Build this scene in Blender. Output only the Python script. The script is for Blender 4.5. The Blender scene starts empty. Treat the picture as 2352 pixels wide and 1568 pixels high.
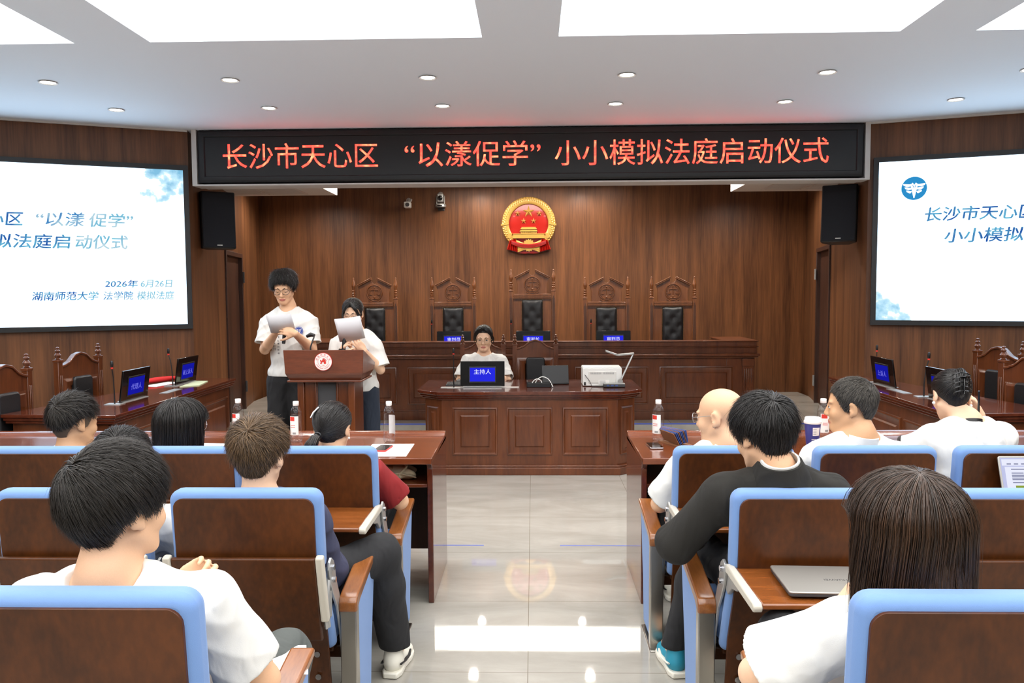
import bpy, bmesh, math, random
import numpy as np
from mathutils import Vector, Matrix, Euler
random.seed(7); RNG = np.random.default_rng(11)
sc = bpy.context.scene
col = sc.collection

# ------------------------------------------------------------------ camera
YAW, PITCH, ROLL = math.radians(1.53), math.radians(-3.66), -0.006
fw = Vector((-math.sin(YAW)*math.cos(PITCH), math.cos(YAW)*math.cos(PITCH), math.sin(PITCH)))
rt0 = Vector((math.cos(YAW), math.sin(YAW), 0)); up0 = rt0.cross(fw)
rt = rt0*math.cos(ROLL) + up0*math.sin(ROLL); up = up0*math.cos(ROLL) - rt0*math.sin(ROLL)
cam = bpy.data.cameras.new('camera'); cam.sensor_width = 36; cam.lens = 36*1829/2352
cam.clip_start = 0.05; cam.clip_end = 100
cam_o = bpy.data.objects.new('camera', cam); col.objects.link(cam_o)
m = Matrix((rt, up, -fw)).transposed().to_4x4(); m.translation = (0, 0, 1.67)
cam_o.matrix_world = m
sc.camera = cam_o

# ------------------------------------------------------------------ view, world, light levels
sc.view_settings.view_transform = 'Standard'; sc.view_settings.look = 'None'
sc.view_settings.gamma = 1; sc.view_settings.use_curve_mapping = False
sc.view_settings.exposure = 0.12
cy = sc.cycles
cy.max_bounces = 7; cy.diffuse_bounces = 4; cy.glossy_bounces = 3; cy.transmission_bounces = 6
cy.transparent_max_bounces = 24; cy.caustics_reflective = False; cy.caustics_refractive = False
cy.sample_clamp_indirect = 6.0; cy.use_denoising = True; cy.use_adaptive_sampling = True
cy.adaptive_threshold = 0.02
w = bpy.data.worlds.new('world'); sc.world = w; w.use_nodes = True
w.node_tree.nodes['Background'].inputs[0].default_value = (0.02, 0.02, 0.022, 1)
L_COFFER = 5.2      # luminous ceiling coffers
L_JUDGE = 9.0        # luminous coffer above the bench, behind the banner
L_DOWN = 42.0       # watts of a downlight before the banner
L_ALCOVE = 100.0    # watts of a downlight behind the banner
L_SCREEN = 3.0      # video walls
L_RED = 5.0         # banner letters

# ------------------------------------------------------------------ materials
MATS = {}
def nodemat(name):
    mt = bpy.data.materials.new(name); mt.use_nodes = True
    nt = mt.node_tree; MATS[name] = mt
    return mt, nt, nt.nodes['Principled BSDF']
def setp(b, **k):
    names = dict(rough='Roughness', metal='Metallic', coat='Coat Weight', coatr='Coat Roughness', spec='Specular IOR Level',
                 trans='Transmission Weight', ior='IOR', alpha='Alpha', sheen='Sheen Weight')
    for a, v in k.items(): b.inputs[names[a]].default_value = v
def rgb(c): return (*[((v/255)/12.92 if v/255 <= .04045 else ((v/255+.055)/1.055)**2.4) for v in c], 1)
def plain(name, c, bump=0, bscale=200, var=0, **k):
    mt, nt, b = nodemat(name)
    b.inputs['Base Color'].default_value = rgb(c); setp(b, **k)
    if bump or var:
        tc = nt.nodes.new('ShaderNodeTexCoord'); n = nt.nodes.new('ShaderNodeTexNoise')
        n.inputs['Scale'].default_value = bscale; n.inputs['Detail'].default_value = 4
        nt.links.new(tc.outputs['Object'], n.inputs['Vector'])
        if bump:
            bp = nt.nodes.new('ShaderNodeBump'); bp.inputs['Strength'].default_value = bump; bp.inputs['Distance'].default_value = .004
            nt.links.new(n.outputs['Fac'], bp.inputs['Height']); nt.links.new(bp.outputs['Normal'], b.inputs['Normal'])
        if var:
            mx = nt.nodes.new('ShaderNodeMix'); mx.data_type = 'RGBA'
            c0 = rgb(c); mx.inputs['A'].default_value = (*[v*(1-var) for v in c0[:3]], 1); mx.inputs['B'].default_value = (*[min(1, v*(1+var)) for v in c0[:3]], 1)
            nt.links.new(n.outputs['Fac'], mx.inputs['Factor']); nt.links.new(mx.outputs['Result'], b.inputs['Base Color'])
    return mt
def wood(name, dark, light, scale=(14, 14, .55), fine=6, coords='Object', fig=None, **k):
    """vertical grain: broad streaks times fine pores"""
    mt, nt, b = nodemat(name); N = nt.nodes.new; Lk = nt.links.new
    tc = N('ShaderNodeTexCoord'); mp = N('ShaderNodeMapping'); mp.inputs['Scale'].default_value = scale
    Lk(tc.outputs[coords], mp.inputs['Vector'])
    n1 = N('ShaderNodeTexNoise'); n1.inputs['Scale'].default_value = 1.0; n1.inputs['Detail'].default_value = 5; n1.inputs['Roughness'].default_value = .6
    n1.inputs['Distortion'].default_value = .4
    Lk(mp.outputs[0], n1.inputs['Vector'])
    n2 = N('ShaderNodeTexNoise'); n2.inputs['Scale'].default_value = fine; n2.inputs['Detail'].default_value = 3
    Lk(mp.outputs[0], n2.inputs['Vector'])
    ad = N('ShaderNodeMath'); ad.operation = 'MULTIPLY_ADD'; ad.inputs[1].default_value = .45; Lk(n2.outputs['Fac'], ad.inputs[0]); Lk(n1.outputs['Fac'], ad.inputs[2])
    r = N('ShaderNodeValToRGB'); r.color_ramp.elements[0].position = .45; r.color_ramp.elements[1].position = .98
    r.color_ramp.elements[0].color = rgb(dark); r.color_ramp.elements[1].color = rgb(light)
    Lk(ad.outputs[0], r.inputs['Fac']); Lk(r.outputs['Color'], b.inputs['Base Color'])
    bp = N('ShaderNodeBump'); bp.inputs['Strength'].default_value = .06; bp.inputs['Distance'].default_value = .002
    Lk(n2.outputs['Fac'], bp.inputs['Height']); Lk(bp.outputs['Normal'], b.inputs['Normal'])
    setp(b, **k); return mt
def emit(name, c, s):
    mt = bpy.data.materials.new(name); mt.use_nodes = True; nt = mt.node_tree; nt.nodes.clear()
    e = nt.nodes.new('ShaderNodeEmission'); o = nt.nodes.new('ShaderNodeOutputMaterial')
    e.inputs[0].default_value = rgb(c); e.inputs[1].default_value = s
    nt.links.new(e.outputs[0], o.inputs[0]); MATS[name] = mt; return mt
wood('wall_wood', (64, 37, 21), (124, 79, 47), scale=(8, 8, .4), fine=8, rough=.42, spec=.35)
wood('furniture_wood', (68, 32, 15), (112, 60, 30), scale=(9, 9, 1.2), rough=.3, coat=.35, coatr=.12)
wood('chair_wood', (88, 48, 24), (134, 82, 46), scale=(16, 16, 1.5), rough=.3, coat=.4, coatr=.15)
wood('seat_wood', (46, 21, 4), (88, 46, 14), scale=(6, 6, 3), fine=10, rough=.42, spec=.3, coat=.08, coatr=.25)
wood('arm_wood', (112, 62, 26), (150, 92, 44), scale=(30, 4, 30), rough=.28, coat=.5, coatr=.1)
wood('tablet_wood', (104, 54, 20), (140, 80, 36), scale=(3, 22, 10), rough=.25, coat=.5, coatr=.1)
wood('desk_wood', (90, 42, 20), (124, 64, 33), scale=(2, 18, 10), rough=.2, coat=.5, coatr=.06)
wood('dark_desk_wood', (64, 26, 16), (98, 46, 28), scale=(8, 2, 8), rough=.14, coat=.6, coatr=.05)
wood('lectern_wood', (84, 40, 22), (120, 62, 36), scale=(3, 10, 16), rough=.3, coat=.3, coatr=.15)
wood('door_wood', (44, 24, 16), (78, 44, 28), scale=(8, 8, .5), rough=.45)
plain('leather', (26, 26, 28), bump=.25, bscale=260, rough=.38)
plain('blue_fabric', (106, 140, 192), bump=.15, bscale=900, var=.05, rough=.85, sheen=.15)
plain('brushed_steel', (176, 172, 164), rough=.28, metal=1)
plain('grey_metal', (176, 176, 174), rough=.38, metal=.7)
plain('white_plastic', (226, 226, 222), rough=.4)
plain('ivory_plastic', (214, 212, 206), rough=.45)
plain('black_plastic', (20, 20, 22), rough=.42)
plain('black_gloss', (9, 9, 11), rough=.12)
plain('dark_grey', (58, 58, 60), rough=.5)
plain('chrome', (200, 200, 205), rough=.12, metal=1)
plain('gold', (205, 163, 82), bump=.25, bscale=60, rough=.32, metal=.25, coat=.3)
plain('emblem_red', (172, 30, 22), rough=.22, coat=.5)
plain('brass', (176, 140, 84), rough=.35, metal=1)
plain('speaker_cloth', (21, 24, 32), bump=.4, bscale=1400, rough=.8)
plain('ceiling_paint', (236, 246, 255), rough=.75)
plain('soffit_paint', (216, 214, 210), rough=.7)
plain('white_trim', (210, 208, 204), rough=.5)
plain('paper', (240, 240, 240), rough=.7)
plain('grey_paper', (214, 214, 218), rough=.7)
plain('green_paper', (196, 206, 170), rough=.7)
plain('red_cloth', (206, 30, 30), bump=.2, bscale=80, rough=.7)
plain('tshirt_white', (220, 219, 215), bump=.12, bscale=500, rough=.9)
plain('tshirt_red', (132, 26, 28), bump=.12, bscale=500, rough=.9)
plain('navy_cotton', (58, 60, 84), bump=.12, bscale=500, rough=.9)
plain('suit_cloth', (32, 30, 26), bump=.2, bscale=700, rough=.9)
plain('black_trousers', (34, 34, 36), bump=.15, bscale=500, rough=.9)
plain('grey_trousers', (78, 82, 80), bump=.15, bscale=500, rough=.9)
plain('navy_trousers', (36, 44, 58), bump=.15, bscale=500, rough=.9)
plain('skin', (224, 178, 142), bump=.05, bscale=300, var=.05, rough=.5, spec=.4)
plain('skin_tan', (206, 158, 118), bump=.05, bscale=300, var=.05, rough=.48, spec=.4)
plain('skin_fair', (232, 190, 158), bump=.05, bscale=300, var=.04, rough=.5, spec=.4)
plain('lips', (186, 110, 98), rough=.4)
plain('eye_white', (226, 222, 218), rough=.2)
plain('iris', (28, 18, 14), rough=.1)
plain('brow', (30, 24, 22), rough=.7)
plain('cream_cloth', (220, 208, 178), bump=.2, bscale=500, rough=.9)
plain('tan_cloth', (196, 178, 140), bump=.2, bscale=500, rough=.9)
plain('shoe_white', (232, 228, 214), rough=.6)
plain('shoe_teal', (40, 142, 168), rough=.5)
plain('rubber_black', (24, 24, 24), rough=.6)
plain('cup_blue', (58, 62, 132), rough=.4)
plain('label_red', (206, 52, 40), rough=.5)
plain('label_white', (236, 232, 228), rough=.5)
plain('label_grey', (150, 150, 150), rough=.6)
plain('silver_laptop', (176, 174, 168), rough=.38, metal=.6)
plain('logo_blue', (52, 78, 160), rough=.6)
plain('logo_red', (190, 44, 36), rough=.5)
plain('ink', (50, 50, 60), rough=.6)
plain('beige_enamel', (196, 190, 176), rough=.35)
plain('folder_blue', (54, 78, 140), rough=.5)
plain('folder_brown', (128, 84, 52), rough=.6)
plain('mint', (150, 196, 182), rough=.3)
plain('floor_blue', (86, 104, 186), rough=.3)
def folds(names, scale=7, dist=.03, strength=.55):
    for nm in names:
        mt = MATS[nm]; nt = mt.node_tree; N = nt.nodes.new; b = nt.nodes['Principled BSDF']; old = [l for l in nt.links if l.to_socket == b.inputs['Normal']]
        tc = N('ShaderNodeTexCoord'); mp = N('ShaderNodeMapping'); mp.inputs['Scale'].default_value = (1.3, 1.3, .7); mp.inputs['Rotation'].default_value = (.5, .4, 0)
        n = N('ShaderNodeTexNoise'); n.inputs['Scale'].default_value = scale; n.inputs['Detail'].default_value = 1.5; n.inputs['Distortion'].default_value = 1.4
        bp = N('ShaderNodeBump'); bp.inputs['Strength'].default_value = strength; bp.inputs['Distance'].default_value = dist
        nt.links.new(tc.outputs['Object'], mp.inputs[0]); nt.links.new(mp.outputs[0], n.inputs['Vector']); nt.links.new(n.outputs['Fac'], bp.inputs['Height'])
        if old: nt.links.new(old[0].from_socket, bp.inputs['Normal'])
        nt.links.new(bp.outputs['Normal'], b.inputs['Normal'])
folds(['tshirt_white', 'tshirt_red', 'navy_cotton', 'suit_cloth', 'black_trousers', 'grey_trousers', 'navy_trousers'])
def hairmat(name, a, b_, r=.36):
    mt, nt, b = nodemat(name); N = nt.nodes.new
    g = N('ShaderNodeNewGeometry'); cr = N('ShaderNodeValToRGB')
    cr.color_ramp.elements[0].color = rgb(a); cr.color_ramp.elements[1].color = rgb(b_)
    nt.links.new(g.outputs['Random Per Island'], cr.inputs['Fac']); nt.links.new(cr.outputs['Color'], b.inputs['Base Color'])
    setp(b, rough=r, spec=.5); return mt
hairmat('hair_black', (16, 14, 14), (36, 31, 28)); hairmat('hair_dark', (25, 21, 18), (42, 35, 28))
plain('hair_root', (26, 22, 19), rough=.9); plain('hair_root_brown', (62, 48, 34), rough=.9); plain('hair_fade', (92, 74, 58), bump=.6, bscale=500, var=.25, rough=.9)
hairmat('hair_brown', (62, 46, 30), (116, 90, 62)); hairmat('hair_grey', (36, 33, 30), (96, 90, 82))
hairmat('hair_long_brown', (36, 26, 18), (68, 45, 28)); hairmat('stubble', (96, 76, 60), (130, 104, 84), .6)
# clear plastic / glass
def clear(name, tint, blend):
    mt = bpy.data.materials.new(name); mt.use_nodes = True; nt = mt.node_tree; nt.nodes.clear(); MATS[name] = mt; N = nt.nodes.new
    tr = N('ShaderNodeBsdfTransparent'); tr.inputs[0].default_value = tint; gl = N('ShaderNodeBsdfGlossy'); gl.inputs['Roughness'].default_value = .04
    lw = N('ShaderNodeLayerWeight'); lw.inputs['Blend'].default_value = .5; mx = N('ShaderNodeMixShader'); o = N('ShaderNodeOutputMaterial')
    pw = N('ShaderNodeMath'); pw.operation = 'POWER'; pw.inputs[1].default_value = 2.5; ml = N('ShaderNodeMath'); ml.operation = 'MULTIPLY_ADD'; ml.inputs[1].default_value = blend; ml.inputs[2].default_value = .03; nt.links.new(lw.outputs['Facing'], pw.inputs[0]); nt.links.new(pw.outputs[0], ml.inputs[0]); nt.links.new(ml.outputs[0], mx.inputs[0]); nt.links.new(tr.outputs[0], mx.inputs[1]); nt.links.new(gl.outputs[0], mx.inputs[2]); nt.links.new(mx.outputs[0], o.inputs[0])
clear('clear_plastic', (.995, .997, 1, 1), .38); clear('lens', (.97, .97, .97, 1), .25)
# emitters
emit('coffer_light', (253, 251, 249), L_COFFER); emit('judge_light', (255, 246, 232), L_JUDGE)
emit('downlight_face', (255, 250, 242), 14); emit('screen_blue', (40, 44, 226), .9); emit('screen_white', (235, 238, 255), 1.0)
emit('screen_navy', (24, 26, 170), .8); emit('screen_lilac', (120, 120, 235), .9)
# banner letters: red LEDs, hotter in the strokes' middle rows
mt = emit('led_red', (255, 84, 58), L_RED)
nt = mt.node_tree; N = nt.nodes.new; e = nt.nodes['Emission']
tc = N('ShaderNodeTexCoord'); wv = N('ShaderNodeTexWave'); wv.bands_direction = 'Z'; wv.inputs['Scale'].default_value = 14; wv.inputs['Distortion'].default_value = 3
cr = N('ShaderNodeValToRGB'); cr.color_ramp.elements[0].color = rgb((255, 48, 40)); cr.color_ramp.elements[1].color = rgb((255, 128, 84))
nt.links.new(tc.outputs['Object'], wv.inputs['Vector']); nt.links.new(wv.outputs['Fac'], cr.inputs['Fac']); nt.links.new(cr.outputs['Color'], e.inputs[0])
# video wall picture: white page with watery blue clouds in the upper right and lower left corner
def slide(name):
    mt = emit(name, (255, 255, 255), L_SCREEN); nt = mt.node_tree; N = nt.nodes.new; Lk = nt.links.new; e = nt.nodes['Emission']
    uv = N('ShaderNodeUVMap'); sp = N('ShaderNodeSeparateXYZ'); Lk(uv.outputs[0], sp.inputs[0])
    ns = N('ShaderNodeTexNoise'); ns.inputs['Scale'].default_value = 9; ns.inputs['Detail'].default_value = 6; Lk(uv.outputs[0], ns.inputs['Vector'])
    def corner(cx, cy_, r):
        d = N('ShaderNodeVectorMath'); d.operation = 'DISTANCE'; d.inputs[1].default_value = (cx, cy_, 0); Lk(uv.outputs[0], d.inputs[0])
        s = N('ShaderNodeMapRange'); s.inputs['From Min'].default_value = 0; s.inputs['From Max'].default_value = r; s.inputs['To Min'].default_value = .36; s.inputs['To Max'].default_value = -.25
        Lk(d.outputs['Value'], s.inputs['Value']); return s
    a = corner(1.75, 1.02, .50); b_ = corner(0.0, -.02, .42)
    mx = N('ShaderNodeMath'); mx.operation = 'MAXIMUM'; Lk(a.outputs[0], mx.inputs[0]); Lk(b_.outputs[0], mx.inputs[1])
    ad = N('ShaderNodeMath'); ad.operation = 'ADD'; Lk(mx.outputs[0], ad.inputs[0]); Lk(ns.outputs['Fac'], ad.inputs[1])
    cr = N('ShaderNodeValToRGB'); cr.color_ramp.elements[0].position = .60; cr.color_ramp.elements[0].color = (.60, .80, 1, 1)
    cr.color_ramp.elements[1].position = .80; cr.color_ramp.elements[1].color = (.07, .165, .235, 1)
    k = cr.color_ramp.elements.new(.66); k.color = (.19, .28, .33, 1)
    k = cr.color_ramp.elements.new(.635); k.color = (.29, .34, .36, 1)
    Lk(ad.outputs[0], cr.inputs['Fac']); Lk(cr.outputs['Color'], e.inputs[0]); return mt
slide('slide_page')
def slidetext(name, c0, c1):
    mt = emit(name, c0, .62); nt = mt.node_tree; N = nt.nodes.new; Lk = nt.links.new; e = nt.nodes['Emission']
    tc = N('ShaderNodeTexCoord'); ns = N('ShaderNodeTexNoise'); ns.inputs['Scale'].default_value = 7; ns.inputs['Detail'].default_value = 2
    cr = N('ShaderNodeValToRGB'); cr.color_ramp.elements[0].position = .38; cr.color_ramp.elements[0].color = rgb(c0); cr.color_ramp.elements[1].position = .66; cr.color_ramp.elements[1].color = rgb(c1)
    Lk(tc.outputs['Object'], ns.inputs['Vector']); Lk(ns.outputs['Fac'], cr.inputs['Fac']); Lk(cr.outputs['Color'], e.inputs[0])
    e.inputs[1].default_value = .8
slidetext('slide_ink', (44, 92, 176), (110, 190, 226)); slidetext('slide_ink_pale', (120, 196, 226), (205, 232, 244)); slidetext('slide_ink_mid', (70, 140, 205), (190, 226, 240))
emit('slide_logo', (44, 138, 196), 1.0); emit('slide_white', (245, 250, 255), 1.6)
# polished floor tiles
mt, nt, b = nodemat('floor_tile'); N = nt.nodes.new; Lk = nt.links.new
tc = N('ShaderNodeTexCoord'); mp = N('ShaderNodeMapping'); mp.inputs['Scale'].default_value = (1.0, 2.6, 1); mp.inputs['Rotation'].default_value = (0, 0, .25); Lk(tc.outputs['Object'], mp.inputs['Vector'])
ns = N('ShaderNodeTexNoise'); ns.inputs['Scale'].default_value = 1.6; ns.inputs['Detail'].default_value = 8; ns.inputs['Roughness'].default_value = .62; ns.inputs['Distortion'].default_value = .6
Lk(mp.outputs[0], ns.inputs['Vector'])
cr = N('ShaderNodeValToRGB'); cr.color_ramp.elements[0].position = .3; cr.color_ramp.elements[0].color = rgb((156, 152, 143)); cr.color_ramp.elements[1].position = .72; cr.color_ramp.elements[1].color = rgb((182, 178, 169))
Lk(ns.outputs['Fac'], cr.inputs['Fac'])
m2 = N('ShaderNodeMapping'); m2.inputs['Location'].default_value = (.03, -4.19, 0); Lk(tc.outputs['Object'], m2.inputs['Vector'])
br = N('ShaderNodeTexBrick'); br.offset = 0; br.inputs['Scale'].default_value = 1; br.inputs['Mortar Size'].default_value = .0018; br.inputs['Mortar Smooth'].default_value = .2
br.inputs['Brick Width'].default_value = .8; br.inputs['Row Height'].default_value = .8
br.inputs['Mortar'].default_value = rgb((126, 118, 106)); Lk(m2.outputs[0], br.inputs['Vector']); Lk(cr.outputs['Color'], br.inputs['Color1']); Lk(cr.outputs['Color'], br.inputs['Color2'])
Lk(br.outputs['Color'], b.inputs['Base Color']); setp(b, rough=.025, spec=.6)
# ------------------------------------------------------------------ mesh building
def rotz(a): return Matrix.Rotation(a, 4, 'Z')
def frame(o, x, y, z=None):
    """matrix with origin o, local x and y axes, z = x cross y"""
    x = Vector(x).normalized(); y = Vector(y); y = (y - x*y.dot(x)).normalized(); z = x.cross(y)
    m = Matrix((x, y, z)).transposed().to_4x4(); m.translation = Vector(o); return m
class MB:
    def __init__(s): s.v = []; s.f = []; s.mi = []; s.M = Matrix.Identity(4); s.m = 0
    def add(s, vs, fs):
        k = len(s.v)
        for q in vs: s.v.append(tuple(s.M @ Vector(q)))
        for q in fs: s.f.append(tuple(i+k for i in q)); s.mi.append(s.m)
        return s
    def box(s, x0, x1, y0, y1, z0, z1):
        return s.add([(x0,y0,z0),(x1,y0,z0),(x1,y1,z0),(x0,y1,z0),(x0,y0,z1),(x1,y0,z1),(x1,y1,z1),(x0,y1,z1)],
                     [(0,3,2,1),(4,5,6,7),(0,1,5,4),(1,2,6,5),(2,3,7,6),(3,0,4,7)])
    def hexa(s, b, t):
        """bottom quad and top quad, both counter-clockwise from above"""
        return s.add(list(b)+list(t), [(3,2,1,0),(4,5,6,7),(0,1,5,4),(1,2,6,5),(2,3,7,6),(3,0,4,7)])
    def prism(s, poly, h0, h1, ax='z'):
        """polygon (ccw) extruded; ax z: (x,y), y: (x,z), x: (y,z)"""
        n = len(poly)
        def P(a, b, h): return {'z': (a,b,h), 'y': (a,h,b), 'x': (h,a,b)}[ax]
        vs = [P(a,b,h0) for a,b in poly]+[P(a,b,h1) for a,b in poly]
        fs = [tuple(range(n))[::-1], tuple(range(n,2*n))]+[(i,(i+1)%n,n+(i+1)%n,n+i) for i in range(n)]
        if ax == 'y': fs = [f[::-1] for f in fs]
        return s.add(vs, fs)
    def lathe(s, prof, c=(0,0,0), n=16):
        vs = []; fs = []
        for r, z in prof:
            for i in range(n):
                a = 2*math.pi*i/n; vs.append((c[0]+r*math.cos(a), c[1]+r*math.sin(a), c[2]+z))
        for j in range(len(prof)-1):
            for i in range(n): fs.append((j*n+i, j*n+(i+1)%n, (j+1)*n+(i+1)%n, (j+1)*n+i))
        fs.append(tuple(range(n))[::-1]); fs.append(tuple((len(prof)-1)*n+i for i in range(n)))
        return s.add(vs, fs)
    def tube(s, pts, r, n=8, flat=1.0):
        pts = [Vector(p) for p in pts]; vs = []; fs = []; rs = r if isinstance(r, (list, tuple)) else [r]*len(pts)
        ref = None
        for i, p in enumerate(pts):
            d = (pts[min(i+1,len(pts)-1)]-pts[max(i-1,0)]).normalized()
            if ref is None: ref = Vector((0,0,1)) if abs(d.z) < .9 else Vector((1,0,0))
            u = (ref - d*ref.dot(d)).normalized(); v = d.cross(u); ref = u
            for k in range(n):
                a = 2*math.pi*k/n; vs.append(p+u*rs[i]*math.cos(a)*flat+v*rs[i]*math.sin(a))
        for j in range(len(pts)-1):
            for k in range(n): fs.append((j*n+k, j*n+(k+1)%n, (j+1)*n+(k+1)%n, (j+1)*n+k))
        fs.append(tuple(range(n))[::-1]); fs.append(tuple((len(pts)-1)*n+k for k in range(n)))
        return s.add(vs, fs)
    def cyl(s, a, b, r, r2=None, n=16): return s.tube([a, b], [r, r if r2 is None else r2], n)
    def ball(s, c, r, n=12, sq=(1,1,1)):
        vs = []; fs = []; h = n//2
        for j in range(1, h):
            t = math.pi*j/h
            for i in range(n):
                a = 2*math.pi*i/n; vs.append((c[0]+r*sq[0]*math.sin(t)*math.cos(a), c[1]+r*sq[1]*math.sin(t)*math.sin(a), c[2]+r*sq[2]*math.cos(t)))
        T = len(vs); vs += [(c[0],c[1],c[2]+r*sq[2]), (c[0],c[1],c[2]-r*sq[2])]
        for j in range(h-2):
            for i in range(n): fs.append((j*n+i, (j+1)*n+i, (j+1)*n+(i+1)%n, j*n+(i+1)%n))
        for i in range(n): fs.append((T, i, (i+1)%n)); fs.append((T+1, (h-2)*n+(i+1)%n, (h-2)*n+i))
        return s.add(vs, fs)
    def rings(s, rects, close=True):
        """successive rectangles (x0,x1,z0,z1,y) facing -y: moulded frames and raised panels"""
        vs = []; fs = []
        for x0,x1,z0,z1,y in rects: vs += [(x0,y,z0),(x1,y,z0),(x1,y,z1),(x0,y,z1)]
        for j in range(len(rects)-1):
            for i in range(4): fs.append((j*4+i, j*4+(i+1)%4, (j+1)*4+(i+1)%4, (j+1)*4+i))
        if close: k = (len(rects)-1)*4; fs.append((k,k+1,k+2,k+3))
        return s.add(vs, fs)
    def panel(s, x0, x1, z0, z1, y=0, m=.022, mid=.05):
        """a raised-and-fielded panel standing 12 mm proud of a face at y, facing -y"""
        def R(i, d): return (x0+i, x1-i, z0+i, z1-i, y-d)
        return s.rings([R(0,0), R(.003,.012), R(m*.6,.016), R(m,.004), R(m+.012,.001), R(m+mid,.003), R(m+mid+.012,.013), R(m+mid+.02,.014)])
    def rrect(s, w, h, r, y0, y1, n=5, c=(0,0)):
        """rounded rectangle in x-z, extruded y0..y1"""
        return s.prism(rr(w, h, r, n, c), y0, y1, 'y')
    def build(s, name, mats, parent=None, bevel=0, seg=2, smooth=40, sub=0):
        me = bpy.data.meshes.new(name); me.from_pydata(s.v, [], s.f); me.validate()
        if isinstance(mats, str): mats = [mats]
        for k in mats: me.materials.append(MATS[k])
        if len(mats) > 1: me.polygons.foreach_set('material_index', s.mi[:len(me.polygons)])
        o = bpy.data.objects.new(name, me); col.objects.link(o)
        if smooth: me.shade_smooth(); me.set_sharp_from_angle(angle=math.radians(smooth))
        if bevel:
            b = o.modifiers.new('bevel', 'BEVEL'); b.width = bevel; b.segments = seg; b.limit_method = 'ANGLE'; b.angle_limit = math.radians(35)
            b.harden_normals = False
        if sub:
            b = o.modifiers.new('sub', 'SUBSURF'); b.levels = sub; b.render_levels = sub
        if parent: o.parent = parent
        return o
def rr(w, h, r, n=5, c=(0,0)):
    p = []
    for cx, cz, a0 in ((w/2-r, h/2-r, 0), (-w/2+r, h/2-r, 90), (-w/2+r, -h/2+r, 180), (w/2-r, -h/2+r, 270)):
        for i in range(n+1):
            a = math.radians(a0+90*i/n); p.append((c[0]+cx+r*math.cos(a), c[1]+cz+r*math.sin(a)))
    return p
def tag(o, label, cat, group=None, kind=None):
    if label: o['label'] = label
    if cat: o['category'] = cat
    if group: o['group'] = group
    if kind: o['kind'] = kind
    return o
def thing(name, label, cat, loc=(0,0,0), rz=0, group=None, mat=None):
    o = bpy.data.objects.new(name, None); col.objects.link(o); o.empty_display_size = .05
    if mat is not None: o.matrix_world = mat
    else: o.location = loc; o.rotation_euler = (0,0,rz)
    return tag(o, label, cat, group)
def struct(o): o['kind'] = 'structure'; return o
def dup(root, label=None, loc=None, rz=None, group=None):
    """copy of a thing with its parts and sub-parts"""
    def cp(o, par):
        c = o.copy(); col.objects.link(c)
        if par: c.parent = par
        for ch in kids.get(o, ()): cp(ch, c)
        return c
    kids = {}
    for o in list(col.objects):
        if o.parent: kids.setdefault(o.parent, []).append(o)
    r = cp(root, None)
    if label: r['label'] = label
    if group: r['group'] = group
    if loc is not None: r.location = loc
    if rz is not None: r.rotation_euler = (0,0,rz)
    return r
def text(name, s, mat, parent, M, w=None, h=None, depth=.001, align='CENTER', spacing=1.0, shear=0, bold=0):
    """lettering as a mesh, fitted to w and/or h, in the x-y plane of matrix M"""
    cu = bpy.data.curves.new('lettering', 'FONT'); cu.body = s; cu.size = 1; cu.extrude = .004; cu.space_character = spacing; cu.shear = shear
    cu.resolution_u = 3; cu.offset = 0
    t = bpy.data.objects.new('lettering', cu); col.objects.link(t)
    dg = bpy.context.evaluated_depsgraph_get(); me = bpy.data.meshes.new_from_object(t.evaluated_get(dg)); bpy.data.objects.remove(t); bpy.data.curves.remove(cu)
    n = len(me.vertices); a = np.empty(n*3, 'f'); me.vertices.foreach_get('co', a); a = a.reshape(-1, 3)
    lo, hi = a.min(0), a.max(0); W, H = hi[0]-lo[0], hi[1]-lo[1]
    sx = w/W if w else None; sy = h/H if h else None
    sx = sx or sy; sy = sy or sx
    a[:,0] = (a[:,0]-(lo[0]+hi[0])/2)*sx; a[:,1] = (a[:,1]-(lo[1]+hi[1])/2)*sy; a[:,2] = (a[:,2]-lo[2])/max(1e-6, hi[2]-lo[2])*depth
    if align == 'LEFT': a[:,0] += W*sx/2
    me.vertices.foreach_set('co', a.ravel())
    if bold:                                     # heavier strokes: the outline laid over itself a few times
        bm = bmesh.new(); k = bold*sy
        for dx, dy, dz in ((0,0,0),(k,0,.0001),(-k,0,.0002),(0,k*.8,.0003),(0,-k*.8,.0004)):
            n0 = len(bm.verts); bm.from_mesh(me); bm.verts.ensure_lookup_table(); bmesh.ops.translate(bm, vec=(dx,dy,dz), verts=bm.verts[n0:])
        bm.to_mesh(me); bm.free()
    me.materials.clear(); me.materials.append(MATS[mat]); me.name = name
    o = bpy.data.objects.new(name, me); col.objects.link(o); o.parent = parent; o.matrix_local = M; return o
# a text frame facing -y (towards the hall) at a local point
def face(x, y, z): return frame((x, y, z), (1,0,0), (0,0,1))
# ------------------------------------------------------------------ the room
CH = 3.2
b = MB(); b.box(-6.4, 6.4, -7, 13, -.12, 0); struct(b.build('floor', 'floor_tile', smooth=0))
b = MB(); b.box(-5.9, 5.9, -6.9, 2.28, 0, .06); struct(b.build('rear_seating_step', 'floor_tile', smooth=0))
b = MB(); b.box(-3.9, 3.9, 9.05, 11.8, 0, .15); struct(b.build('bench_platform', 'floor_tile', smooth=0))
b = MB(); b.box(-3.4, 3.4, 9.047, 9.053, .135, .152); struct(b.build('trim_1', 'floor_blue', smooth=0))
b = MB(); b.box(-2.9, 2.9, 10.15, 11.8, .15, .3); struct(b.build('bench_dais', 'floor_tile', smooth=0))
b = MB(); b.box(-.85, -.33, 5.125, 5.137, 0, .0015); b.box(.17, .82, 5.125, 5.137, 0, .0015); struct(b.build('trim_2', 'floor_blue', smooth=0))
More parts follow.
